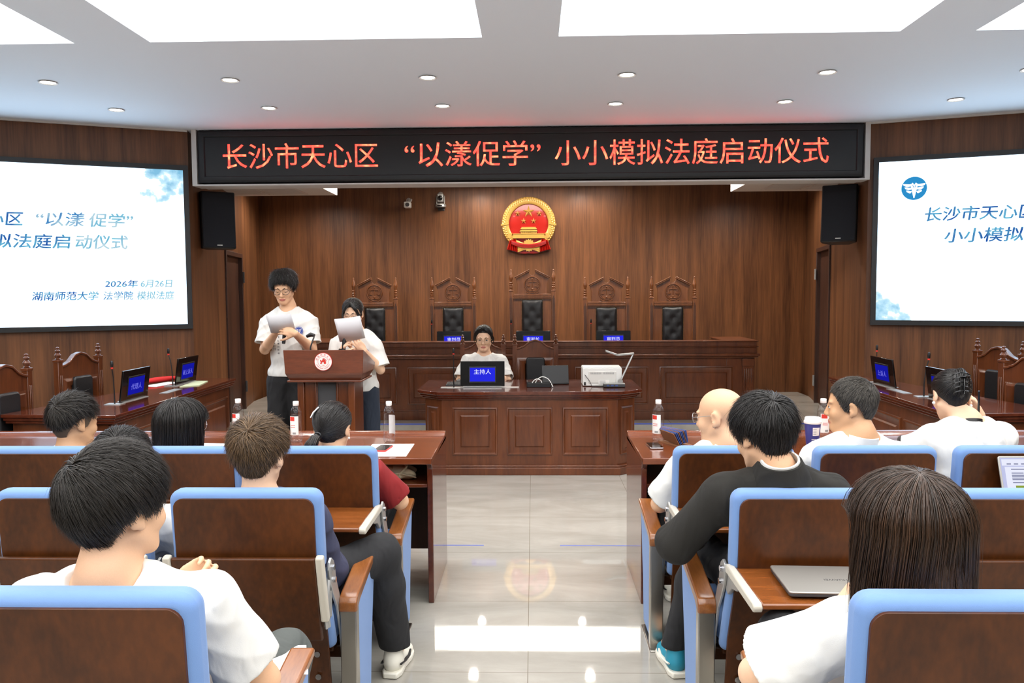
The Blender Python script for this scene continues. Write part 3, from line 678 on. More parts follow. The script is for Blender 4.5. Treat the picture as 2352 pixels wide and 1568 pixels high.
    for i in range(nn): 
        for s in (-1, 1): b.ball((s*.141, -.004, zb+.016*i), .0048, 6)
    for i in range(18): b.ball((-.139+i*.01635, -.004, zt+.002), .0048, 6)
    b.build('brass_nails', 'brass', le)
    b = MB(); b.box(-.27,.27,-.50,.0,.36,.40); b.build('seat_frame', 'chair_wood', t, bevel=.006)
    b = MB(); b.box(-.25,.25,-.49,-.02,.40,.46); b.build('seat', 'leather', t, bevel=.02, seg=3)
    for s in (-1, 1):
        b = MB(); b.box(s*.285-.03,s*.285+.03,-.46,.0,.60,.64); b.box(s*.285-.024,s*.285+.024,-.46,-.41,.0,.60); b.build('arm', 'chair_wood', t, bevel=.008)
for lab, x, hz in (('leftmost carved judge\'s chair, behind the standing woman in white', -2.135, 1.552), ('carved judge\'s chair second from the left, left of the tallest chair', -1.076, 1.55),
                   ('tallest carved judge\'s chair, in the middle under the emblem', -.01, 1.65), ('carved judge\'s chair just right of the tallest chair', .982, 1.543), ('rightmost carved judge\'s chair with tufted black leather back', 1.867, 1.543)):
    judge_chair(lab, x, 10.7, hz)
# ------------------------------------------------------------------ monitors with name plates, gooseneck microphones
def monitor(label, loc, rz, tilt, name, nw, up_=.083, faint=False, group='thin black monitors with blue name screens'):
    M = Matrix.Translation(loc) @ rotz(rz) @ Matrix.Rotation(tilt, 4, 'X')
    t = thing('monitor', label, 'monitor', mat=M, group=group)
    b = MB(); b.box(-.208,.208,0,.014,.004,.24); b.build('housing', 'black_gloss', t, bevel=.003)
    b = MB(); b.box(-.127,.127,-.003,.001,.038,.19); b.build('bezel', 'black_plastic', t, bevel=.002)
    b = MB(); b.box(-.118,.118,-.005,-.003,.05,.178); s_ = b.build('name_screen', 'screen_navy' if faint else 'screen_blue', t, smooth=0)
    text('name_text', name, 'screen_lilac' if faint else 'screen_white', s_, face(0, -.0052, .05+up_+.008), nw, .046, .0006)
    b = MB(); b.box(-.18,.18,-.022,.04,0,.006); b.build('slot_plate', 'grey_metal', t, bevel=.001)
for lab, x, nm in (('monitor reading 审判员 on the judges\' bench, left of the middle one', -.967, '审判员'), ('monitor reading 审判长 on the bench before the tallest judge\'s chair', .0, '审判长'), ('monitor reading 审判员 on the judges\' bench, right of the middle one', .973, '审判员')):
    monitor(lab, (x, 9.66, .939), 0, math.radians(-5), nm, .155)
monitor('monitor reading 主持人 on the panelled desk before the seated host', (-.478, 7.42, .771), 0, math.radians(-6), '主持人', .16)
monitor('monitor reading 代理人, nearer one on the left side desk', (-3.05, 5.97, .855), math.radians(90), math.radians(8), '代理人', .16, .05, True)
monitor('monitor reading 被上诉人, farther one on the left side desk', (-3.125, 7.05, .855), math.radians(90), math.radians(8), '被上诉人', .2, .05, True)
monitor('monitor reading 上诉人, farther one on the right side desk', (2.93, 6.7, .855), math.radians(-90), math.radians(8), '上诉人', .16, .05, True)
monitor('monitor half hidden by the woman with a hair claw, right side desk', (2.93, 5.74, .855), math.radians(-90), math.radians(8), '代理人', .16, .05, True)
def mic(label, x, y, z, top, lean=(0, 0)):
    t = thing('gooseneck_microphone', label, 'microphone', (x, y, z), 0, 'thin gooseneck microphones with red rings')
    h = top-z
    b = MB(); b.box(-.06,.06,-.04,.04,0,.005); b.build('base_plate', 'grey_metal', t, bevel=.001)
    b = MB(); b.tube([(0,0,.0),(0,0,h*.3),(lean[0]*.4,lean[1]*.4,h*.65),(lean[0],lean[1],h-.055)], [.006,.0045,.004,.004], 8); b.build('stem', 'black_plastic', t)
    b = MB(); b.cyl((lean[0],lean[1],h-.058),(lean[0],lean[1],h-.046),.0085,n=12); b.build('light_ring', 'label_red', t)
    b = MB(); b.lathe([(.006,0),(.010,.006),(.0105,.035),(.007,.046),(.0,.048)], (lean[0],lean[1],h-.047), 12); b.build('capsule', 'black_plastic', t)
mic('gooseneck microphone on the judges\' bench, left one', -1.235, 9.66, .935, 1.32); mic('gooseneck microphone on the judges\' bench before the tallest chair', -.268, 9.66, .935, 1.32)
mic('gooseneck microphone on the judges\' bench, right one', .70, 9.66, .935, 1.32); mic('gooseneck microphone left of the host\'s monitor', -.745, 7.4, .765, 1.135)
mic('gooseneck microphone on the left side desk by the nearer monitor', -3.07, 5.72, .855, 1.175, (0,-.02)); mic('gooseneck microphone on the left side desk by the farther monitor', -3.15, 6.84, .855, 1.185, (-.03,0))
mic('gooseneck microphone on the right side desk by the farther monitor', 2.98, 6.97, .855, 1.18); mic('gooseneck microphone on the right side desk by the nearer monitor', 2.93, 6.02, .855, 1.19, (.03,0))
# ------------------------------------------------------------------ panelled desk in the middle
CX = -.037
t = thing('clerk_desk', 'dark wood panelled desk with chamfered corners in the middle of the hall', 'desk', (CX, 7.15, 0))
def cham(w1, w2, y0, y1, y2): return [(-w1,y0),(w1,y0),(w2,y1),(w2,y2),(-w2,y2),(-w2,y1)]
b = MB(); b.prism(cham(.795,.965,0,.15,.30), .085, .70); b.box(-.965,-.90,.30,.87,.085,.70); b.box(.90,.965,.30,.87,.085,.70); b.build('body', 'furniture_wood', t, bevel=.004)
b = MB(); b.prism(cham(.82,.995,-.035,.13,.32), 0, .07); b.prism(cham(.812,.987,-.025,.137,.315), .07, .088); b.build('plinth', 'furniture_wood', t, bevel=.005)
b = MB(); b.prism(cham(.81,.99,-.02,.14,.89), .69, .71); b.prism(cham(.822,1.01,-.04,.125,.90), .71, .73); b.prism(cham(.832,1.03,-.06,.11,.92), .735, .765); b.prism(cham(.824,1.015,-.045,.12,.91), .73, .736)
b.build('top', 'dark_desk_wood', t, bevel=.006)
for x0, x1 in ((-.70,-.29),(-.205,.205),(.30,.71)):
    b = MB(); b.panel(x0, x1, .18, .617, 0); b.build('panel', 'furniture_wood', t, smooth=30)
for s in (-1, 1):
    b = MB(); L = math.hypot(.17,.15)
    if s > 0: b.M = frame((.795,0,0), (.17,.15,0), (-.15,.17,0))
    else: b.M = frame((-.965,.15,0), (.17,-.15,0), (.15,.17,0))
    b.panel(.035, L-.035, .18, .617, 0, .018, .03); b.build('panel', 'furniture_wood', t, smooth=30)
b = MB(); b.box(-.83,-.10,.22,.30,.765,.769); b.build('cable_strip', 'grey_metal', t, bevel=.001)
# ------------------------------------------------------------------ wooden chairs with turned finials
CF = [(.018,0),(.022,.006),(.014,.012),(.021,.026),(.024,.036),(.016,.048),(.010,.054),(.017,.062),(.019,.07),(.010,.078),(.008,.082),(.013,.088),(.013,.093),(.004,.1)]
def court_chair(label, loc, rz, group='wooden court chairs with turned finials', s_=1.0):
    t = thing('court_chair', label, 'chair', loc, rz, group); t.scale = (s_,)*3
    for s in (-1, 1):
        b = MB(); b.box(s*.22-.024,s*.22+.024,0,.045,0,1.095); b.box(s*.22-.028,s*.22+.028,-.004,.049,1.08,1.1)
        for k in (-1, 1): b.box(s*.22+k*.008-.003,s*.22+k*.008+.003,-.006,0,.45,.98)
        p = b.build('post', 'furniture_wood', t, bevel=.004)
        b = MB(); b.lathe(CF, (s*.22,.022,1.1), 14); b.build('finial', 'furniture_wood', p)
    top = [(.2,1.05),(.17,1.055),(.12,1.075),(.06,1.125),(0,1.14),(-.06,1.125),(-.12,1.075),(-.17,1.055),(-.2,1.05)]
    b = MB(); b.prism([(-.2,.94),(.2,.94)]+top, .008, .036, 'y'); b.prism([(x,z-.012) for x,z in top[::-1]]+[(x,z+.006) for x,z in top], -.004, .042, 'y'); b.build('crest', 'furniture_wood', t, bevel=.004)
    b = MB(); b.rings([(-.2,.2,.45,.955,.01),(-.17,.17,.47,.93,.0),(-.165,.165,.475,.925,-.004),(-.115,.115,.5,.99-.1,.006),(-.11,.11,.505,.885,.012)]); b.box(-.2,.2,.012,.036,.4,.95); b.build('back_frame', 'furniture_wood', t, bevel=.002)
    b = MB(); b.rrect(.2,.46,.03,-.022,.02,c=(0,.725)); b.build('leather_back', 'leather', t, bevel=.014, seg=3)
    b = MB(); b.box(-.235,.235,-.46,.03,.38,.43); b.build('seat_frame', 'furniture_wood', t, bevel=.006)
    b = MB(); b.box(-.22,.22,-.455,-.01,.43,.485); b.build('seat', 'leather', t, bevel=.02, seg=3)
    for s in (-1, 1):
        b = MB(); b.box(s*.235-.022,s*.235+.022,-.42,.0,.63,.66); b.build('arm', 'furniture_wood', t, bevel=.008)
        b = MB(); b.box(s*.225-.02,s*.225+.02,-.44,-.4,0,.63); b.build('front_leg', 'furniture_wood', t, bevel=.005)
court_chair('wooden chair with black leather back behind the host', (-.54, 8.5, 0), 0)
court_chair('empty wooden chair with black leather back, right of the host', (.022, 8.5, 0), 0)
court_chair('wooden chair behind the left side desk, farther from the camera', (-3.74, 6.47, 0), math.radians(80), s_=1.035)
court_chair('wooden chair behind the left side desk at the left edge of the photo', (-3.62, 5.35, 0), math.radians(85), s_=1.035)
court_chair('wooden chair behind the right side desk, farthest of the three', (3.83, 6.66, 0), math.radians(-75), s_=1.035)
court_chair('wooden chair behind the right side desk, middle of the three', (3.52, 5.72, 0), math.radians(-70), s_=1.035)
court_chair('wooden chair behind the right side desk at the right edge of the photo', (3.5, 5.02, 0), math.radians(-80), s_=1.035)
# ------------------------------------------------------------------ things on the middle desk
D = .7665
t = thing('laptop', 'open black laptop seen from behind on the panelled desk', 'laptop', (.215, 7.62, D), math.radians(8))
b = MB(); b.box(-.13,.13,0,.2,0,.016); b.build('base', 'black_plastic', t, bevel=.004)
b = MB(); b.M = Matrix.Rotation(math.radians(-12), 4, 'X'); b.box(-.13,.13,0,.01,.012,.185); b.build('lid', 'black_plastic', t, bevel=.004)
b = MB(); b.box(-.118,.118,.03,.12,.016,.0175); b.build('keyboard', 'dark_grey', t, smooth=0)
t = thing('cable_tray', 'black cable box with white cords on the panelled desk', 'cable box', (.052, 7.41, D))
b = MB(); b.box(-.115,.115,0,.09,0,.004); b.box(-.115,.115,0,.006,0,.04); b.box(-.115,.115,.084,.09,0,.04); b.box(-.115,-.108,0,.09,0,.055); b.box(.108,.115,0,.09,0,.04); b.build('tray', 'black_plastic', t, bevel=.002)
for pts in ([(-.07,.04,.01),(-.055,.04,.05),(-.02,.045,.072),(.02,.05,.055),(.03,.05,.01)], [(-.04,.05,.01),(-.02,.05,.06),(.03,.05,.092),(.09,.03,.07),(.13,-.01,.004)]):
    q = []
    for i in range(len(pts)-1):
        for k in range(4):
            u = k/4; p0, p1, p2, p3 = [Vector(pts[max(0,min(len(pts)-1,i+d))]) for d in (-1,0,1,2)]
            q.append(.5*((2*p1)+(p2-p0)*u+(2*p0-5*p1+4*p2-p3)*u*u+(3*p1-p0-3*p2+p3)*u**3))
    q.append(Vector(pts[-1])); b = MB(); b.tube(q, .004, 8); b.build('cord', 'white_plastic', t)
t = thing('printer', 'white printer seen from behind on the panelled desk', 'printer', (.648, 7.47, D))
b = MB(); b.box(-.183,.183,0,.26,.004,.17); b.box(-.18,.18,.01,.25,.17,.178); b.build('body', 'white_plastic', t, bevel=.008)
b = MB(); b.box(-.13,.13,-.004,.002,.03,.14); b.build('rear_cover', 'ivory_plastic', t, bevel=.003)
for x in (-.06,.06):
    b = MB(); 
    for i in range(12): b.box(x-.05+i*.0085, x-.05+i*.0085+.004, -.006, -.003, .115, .132)
    b.build('vent', 'label_grey', t, smooth=0)
b = MB(); b.box(-.035,.065,-.0055,-.003,.02,.058); lb = b.build('rating_label', 'label_white', t, smooth=0)
b = MB()
for i in range(4): b.box(-.028,.03,-.0065,-.0055,.026+i*.008,.029+i*.008)
b.build('print', 'label_grey', lb, smooth=0)
b = MB(); b.box(-.172,-.155,-.006,.0,.012,.04); b.build('power_socket', 'black_plastic', t, smooth=0)
b = MB(); b.tube([(-.164,-.002,.11),(-.15,-.015,.09),(-.12,-.02,.05),(-.10,-.03,.004),(-.02,-.05,.004),(.08,-.045,.004)], .003, 6); b.build('cable', 'black_plastic', t)
t = thing('document_camera', 'silver document camera with folding arm beside the printer', 'document camera', (.752, 7.37, D))
b = MB(); b.box(-.1,.1,0,.075,.001,.03); b.build('base', 'dark_grey', t, bevel=.006)
b = MB(); b.box(-.098,.098,.002,.073,.03,.036); b.build('top_plate', 'grey_metal', t, bevel=.002)
b = MB(); 
for x in (-.06,-.02,.02): b.box(x-.012,x+.012,-.003,.002,.012,.024)
b.build('sockets', 'folder_blue', t, smooth=0)
b = MB(); b.cyl((.058,.02,.055),(.058,.06,.055),.022,n=20); b.build('pivot', 'grey_metal', t)
b = MB(); b.tube([(.062,.04,.06),(.185,.09,.31)], .009, 8); b.build('lower_arm', 'grey_metal', t)
b = MB(); b.hexa([(.19,.07,.30),(.19,.12,.30),(.04,.13,.285),(.04,.08,.285)][::-1], [(.19,.07,.318),(.19,.12,.318),(.04,.13,.303),(.04,.08,.303)][::-1]); b.build('upper_arm', 'grey_metal', t, bevel=.004)
b = MB(); b.hexa([(.04,.08,.285),(.04,.13,.285),(-.075,.13,.325),(-.075,.08,.325)][::-1], [(.04,.08,.303),(.04,.13,.303),(-.075,.13,.343),(-.075,.08,.343)][::-1]); b.build('camera_head', 'grey_metal', t, bevel=.004)
t = thing('keyboard', 'black keyboard half hidden behind the host\'s monitor', 'keyboard', (-.66, 7.60, D))
b = MB(); b.hexa([(-.18,-.06,0),(.16,-.06,0),(.16,.07,0),(-.18,.07,0)], [(-.175,-.055,.012),(.155,-.055,.012),(.155,.065,.022),(-.175,.065,.022)]); b.build('case', 'black_plastic', t, bevel=.003)
b = MB()
for j in range(4):
    for i in range(11): b.box(-.165+i*.028,-.142+i*.028,-.045+j*.026,-.023+j*.026,.014+.0025*j,.019+.0025*j)
b.build('keys', 'dark_grey', t, smooth=0)
t = thing('computer_mouse', 'grey computer mouse beside the keyboard on the panelled desk', 'mouse', (-.73, 7.75, D))
b = MB(); b.ball((0,0,.012), .05, 16, (.62,1,.55)); b.build('shell', 'dark_grey', t)
b = MB(); b.cyl((-.004,.02,.038),(.004,.02,.038),.007); b.build('wheel', 'black_plastic', t)
# ------------------------------------------------------------------ lectern
t = thing('lectern', 'reddish brown wooden lectern with a round white university seal', 'lectern', (-1.583, 5.95, 0))
b = MB(); b.hexa([(-.27,.03,1.0),(.27,.03,1.0),(.27,.38,1.0),(-.27,.38,1.0)], [(-.295,0,1.05),(.295,0,1.05),(.3,.42,1.05),(-.3,.42,1.05)])
b.hexa([(-.295,0,1.05),(.295,0,1.05),(.3,.42,1.05),(-.3,.42,1.05)], [(-.305,-.005,1.232),(.305,-.005,1.232),(.305,.43,1.10),(-.305,.43,1.10)])
b.build('reading_desk', 'lectern_wood', t, bevel=.003)
b = MB(); b.box(-.285,.285,.01,.40,.985,1.0); b.build('moulding', 'lectern_wood', t, bevel=.004)
b = MB(); b.box(-.22,-.17,.05,.36,.06,.985); b.box(.17,.22,.05,.36,.06,.985); b.box(-.17,-.07,.075,.34,.06,.985); b.box(.07,.17,.075,.34,.06,.985); b.box(-.09,-.075,.06,.09,.06,.985); b.box(.075,.09,.06,.09,.06,.985); b.build('column', 'furniture_wood', t, bevel=.004)
b = MB(); b.box(-.07,.07,.085,.33,.06,.985); b.build('inset_panel', 'dark_grey', t, smooth=0)
b = MB(); b.box(-.29,.29,0,.42,0,.06); b.build('foot', 'lectern_wood', t, bevel=.008)
def disc(b, cx, cz, r, y0, y1, n=40): return b.prism([(cx+r*math.cos(2*math.pi*a/n), cz+r*math.sin(2*math.pi*a/n)) for a in range(n)], y0, y1, 'y')
se = disc(MB(), 0, 1.143, .068, -.0105, -.004).build('seal', 'label_red', t, smooth=0)
disc(MB(), 0, 1.143, .0645, -.0115, -.0105).build('seal_face', 'label_white', se, smooth=0)
b = MB(); b.M = Matrix.Translation((0,-.0122,1.143)) @ Matrix.Rotation(math.pi/2, 4, 'X')
n = 40
for r0, r1 in ((.0385,.0405),):
    vs = [(r*math.cos(2*math.pi*i/n), r*math.sin(2*math.pi*i/n), 0) for r in (r0, r1) for i in range(n)]; b.add(vs, [(i,n+i,n+(i+1)%n,(i+1)%n) for i in range(n)])
b.M = Matrix.Translation((0,-.0122,1.143))
P = [(-.024,-.016),(-.010,-.016),(-.008,-.004),(.004,-.002),(.006,-.016),(.022,-.016),(.022,-.002),(.016,.012),(.004,.018),(-.006,.016),(-.010,.006),(-.020,.016),(-.024,.008),(-.018,-.002)]
b.prism(P, -.0008, 0, 'y')
for k in range(3):
    b.tube([(.026*math.cos(a)*(.7+.15*k)+.002, -.0006, .026*math.sin(a)*(.7+.15*k)) for a in [math.pi*(.08+.1*i) for i in range(6)]], .0011, 5)
b.build('seal_device', 'label_red', se, smooth=0)
for i, ch in enumerate('湖南师范大学'):
    a = math.radians(160-28*i); M = face(.052*math.cos(a), -.0118, 1.143+.052*math.sin(a)) @ Matrix.Rotation(a-math.pi/2, 4, 'Z')
    text('seal_letter', ch, 'label_red', se, M, .0155, .0155, .0005)
s_ = 'HUNAN NORMAL UNIVERSITY'
for i, ch in enumerate(s_):
    if ch == ' ': continue
    a = math.radians(205+130*i/(len(s_)-1)); M = face(.052*math.cos(a), -.0118, 1.143+.052*math.sin(a)) @ Matrix.Rotation(a+math.pi/2, 4, 'Z')
    text('seal_letter', ch, 'label_red', se, M, None, .008, .0005)
text('seal_letter', '1938', 'label_red', se, face(0, -.0122, 1.143-.027), None, .007, .0005)
t = thing('lectern_microphone', 'black bent gooseneck microphone on the top of the lectern', 'microphone', (-1.708, 6.05, 1.205))
b = MB(); b.cyl((0,0,-.004),(0,0,.012),.014); b.build('base', 'black_plastic', t)
b = MB(); b.tube([(0,0,0),(.0,.0,.04),(.015,.01,.09),(.02,.03,.115),(.01,.05,.125)], [.007,.006,.006,.006,.005], 8); b.build('stem', 'black_plastic', t)
b = MB(); b.tube([(.02,.05,.128),(-.01,.055,.135),(-.045,.06,.12)], [.012,.018,.012], 12); b.build('windscreen', 'black_plastic', t)
# ------------------------------------------------------------------ side desks
def side_desk(label, top, s):
    """top outline: inner near, inner far, back far, back near (world x, y)"""
    cx = sum(p[0] for p in top)/4; cyy = sum(p[1] for p in top)/4
    t = thing('side_desk', label, 'desk', (cx, cyy, 0))
    P = [(x-cx, y-cyy) for x, y in top]; P = P if s > 0 else P[::-1]
    def off(k): 
        return [(x*(1+k/max(.3,abs(x))), y*(1+k/1.1)) for x, y in P]
    Q = off(-.05); Q = Q if s > 0 else Q[::-1]; b = MB()
    def slab(p, q, th=.04):
        p, q = Vector((*p,0)), Vector((*q,0)); n = Vector((-(q-p).y, (q-p).x, 0)).normalized()*th
        if n.dot(-(p+q)/2) < 0: n = -n
        b.hexa([p, q, q+n, p+n], [Vector((v.x,v.y,.80)) for v in (p, q, q+n, p+n)])
    slab(Q[0], Q[1]); slab(Q[1], Q[2]); slab(Q[3], Q[0]); b.build('body', 'furniture_wood', t, bevel=.004)
    b = MB(); b.prism(off(-.02), .79, .81); b.prism(off(-.01), .81, .83); b.prism(P, .832, .855); b.prism(off(-.012), .828, .834); b.build('top', 'dark_desk_wood', t, bevel=.005)
    near, far = [Vector((x-cx, y-cyy, 0)) for x, y in top[:2]]
    near = Vector((near.x*(1-.05/max(.3,abs(near.x))), near.y*(1-.05/1.1), 0)); far = Vector((far.x*(1-.05/max(.3,abs(far.x))), far.y*(1-.05/1.1), 0))
    L = (far-near).length; u = (far-near).normalized()
    for k in range(3):
        b = MB(); 
        if s > 0: b.M = frame(near, u, (-u.y, u.x, 0))
        else: b.M = frame(far, -u, (u.y, -u.x, 0))
        w_ = (L-.2)/3; b.panel(.06+k*(w_+.04), .06+k*(w_+.04)+w_, .12, .7, 0); b.build('panel', 'furniture_wood', t, smooth=30)
    # the end facing the seats
    back = Vector((top[3][0]-cx, top[3][1]-cyy, 0)); back = Vector((back.x*(1-.05/max(.3,abs(back.x))), back.y*(1-.05/1.1), 0))
    b = MB()
    if s > 0: q0, q1 = back, near
    else: q0, q1 = near, back
    uu = (q1-q0).normalized(); b.M = frame(q0, uu, (-uu.y, uu.x, 0)); b.panel(.06, (q1-q0).length-.06, .12, .7, 0); b.build('panel', 'furniture_wood', t, smooth=30)
    return t
side_desk('long dark polished side desk along the left, with two monitors', [(-2.79,5.20),(-2.82,7.44),(-3.24,7.52),(-3.6,5.24)], 1)
side_desk('long dark polished side desk along the right, with two monitors', [(2.70,5.20),(2.74,7.44),(3.1,7.5),(3.48,5.24)], -1)
def flat(name, label, cat, poly, z, th, mat, extra=None):
    cx = sum(p[0] for p in poly)/len(poly); cyy = sum(p[1] for p in poly)/len(poly)
    b = MB(); b.prism([(x-cx, y-cyy) for x, y in poly], 0, th); o = b.build(name, mat, None, smooth=0); o.location = (cx, cyy, z); tag(o, label, cat); return o
S = .8552
t = MB(); t.tube([(0,-.0,.022),(.05,.15,.026),(.11,.30,.024),(.17,.45,.02)], [.02,.026,.024,.012], 12); o = t.build('rolled_banner', 'red_cloth'); o.location = (-3.47, 6.92, S); tag(o, 'rolled red cloth banner lying on the left side desk', 'rolled banner')
flat('paper_sheet', 'white paper lying by the red roll on the left side desk', 'paper', [(-3.27,6.78),(-3.2,7.12),(-3.34,7.16),(-3.41,6.82)], S, .0015, 'paper')
flat('document_folder', 'pale green folder on the far end of the left side desk', 'folder', [(-3.05,6.75),(-2.92,6.85),(-2.98,7.18),(-3.1,7.2)], S, .006, 'green_paper')
flat('desk_socket_plate', 'flush metal socket plate on the left side desk between the monitors', 'socket plate', [(-3.03,6.33),(-2.96,6.33),(-2.97,6.63),(-3.04,6.63)], S, .003, 'grey_metal')
flat('desk_socket_plate', 'flush metal socket plate on the right side desk between the monitors', 'socket plate', [(2.86,6.2),(2.93,6.2),(2.93,6.5),(2.86,6.5)], S, .003, 'grey_metal')
flat('name_card', 'small white card on the near end of the left side desk', 'card', [(-3.24,5.44),(-3.18,5.42),(-3.16,5.50),(-3.22,5.53)], S, .0015, 'paper')
# ------------------------------------------------------------------ auditorium seats
def loft_panel(prof, hw, th, top_r):
    """bent board: profile of (y,z) from top to bottom, half width hw, rounded top corners"""
    b = MB(); rows = []
    z_top = prof[0][1]
    pts = []
    for i in range(len(prof)-1):
        n = 6 if i == 0 else 5
        for k in range(n):
            u = k/n; pts.append((prof[i][0]*(1-u)+prof[i+1][0]*u, prof[i][1]*(1-u)+prof[i+1][1]*u))
    pts.append(prof[-1])
    # finer rows in the rounded corner
    cor = []
    for k in range(6):
        a = math.pi/2*k/6; dz = top_r*(1-math.cos(a)); cor.append((dz, hw-top_r+top_r*math.sin(a)))
    def atz(z):
        for i in range(len(prof)-1):
            if prof[i][1] >= z >= prof[i+1][1]:
                u = (prof[i][1]-z)/(prof[i][1]-prof[i+1][1]); return prof[i][0]*(1-u)+prof[i+1][0]*u
        return prof[-1][0]
    R = [(atz(z_top-dz), z_top-dz, w_) for dz, w_ in cor]+[(y, z, hw) for y, z in pts if z < z_top-top_r]
    vs = []; 
    for y, z, w_ in R: vs += [(-w_,y,z),(w_,y,z),(w_,y+th,z),(-w_,y+th,z)]
    fs = [(0,1,2,3)]
    for j in range(len(R)-1):
        for i in range(4): fs.append((j*4+i,(j+1)*4+i,(j+1)*4+(i+1)%4,j*4+(i+1)%4))
    k = (len(R)-1)*4; fs.append((k+3,k+2,k+1,k)); b.add(vs, fs); return b
def shear_rect(w, z0, z1, y0, th, r, lean, bulge=0):
    b = MB(); b.M = Matrix(((1,0,0,0),(0,1,-lean,y0+lean*z1),(0,0,1,0),(0,0,0,1))); b.rrect(w, z1-z0, r, 0, th, c=(0,(z0+z1)/2)); return b
SEATM = {}
def seat_part(key, fn, *a, **k):
    """first call builds the mesh, later calls share it"""
    if key in SEATM:
        src = SEATM[key]; o = src.copy(); col.objects.link(o); o.parent = k.get('parent'); return o
    o = fn(); SEATM[key] = o; o.parent = k.get('parent'); return o
ARM_X = .305
def arm(t, s):
    x = s*ARM_X
    def wood_():
        b = MB(); P = [(.195,.50),(.195,.535),(.21,.555),(.24,.563),(.45,.60),(.60,.622),(.61,.612),(.60,.595),(.45,.565),(.26,.525),(.23,.51),(.215,.498)]
        b.prism([(y,z) for y,z in P][::-1], x-.034, x+.034, 'x'); return b.build('armrest', 'arm_wood', None, bevel=.008, seg=3)
    def panel_():
        b = MB(); b.prism([(.245,.04),(.47,.04),(.50,.25),(.585,.59),(.45,.563),(.245,.52)], x-.024, x+.024, 'x'); return b.build('side_panel', 'blue_fabric', None, bevel=.008)
    def post_():
        b = MB(); b.box(x-.03,x+.03,.20,.25,0,.505); b.box(x-.034,x+.034,.17,.47,0,.02); return b.build('post', 'brushed_steel', None, bevel=.004)
    for k, f in (('armw', wood_), ('armp', panel_), ('arms', post_)): seat_part((k, s), f, parent=t)
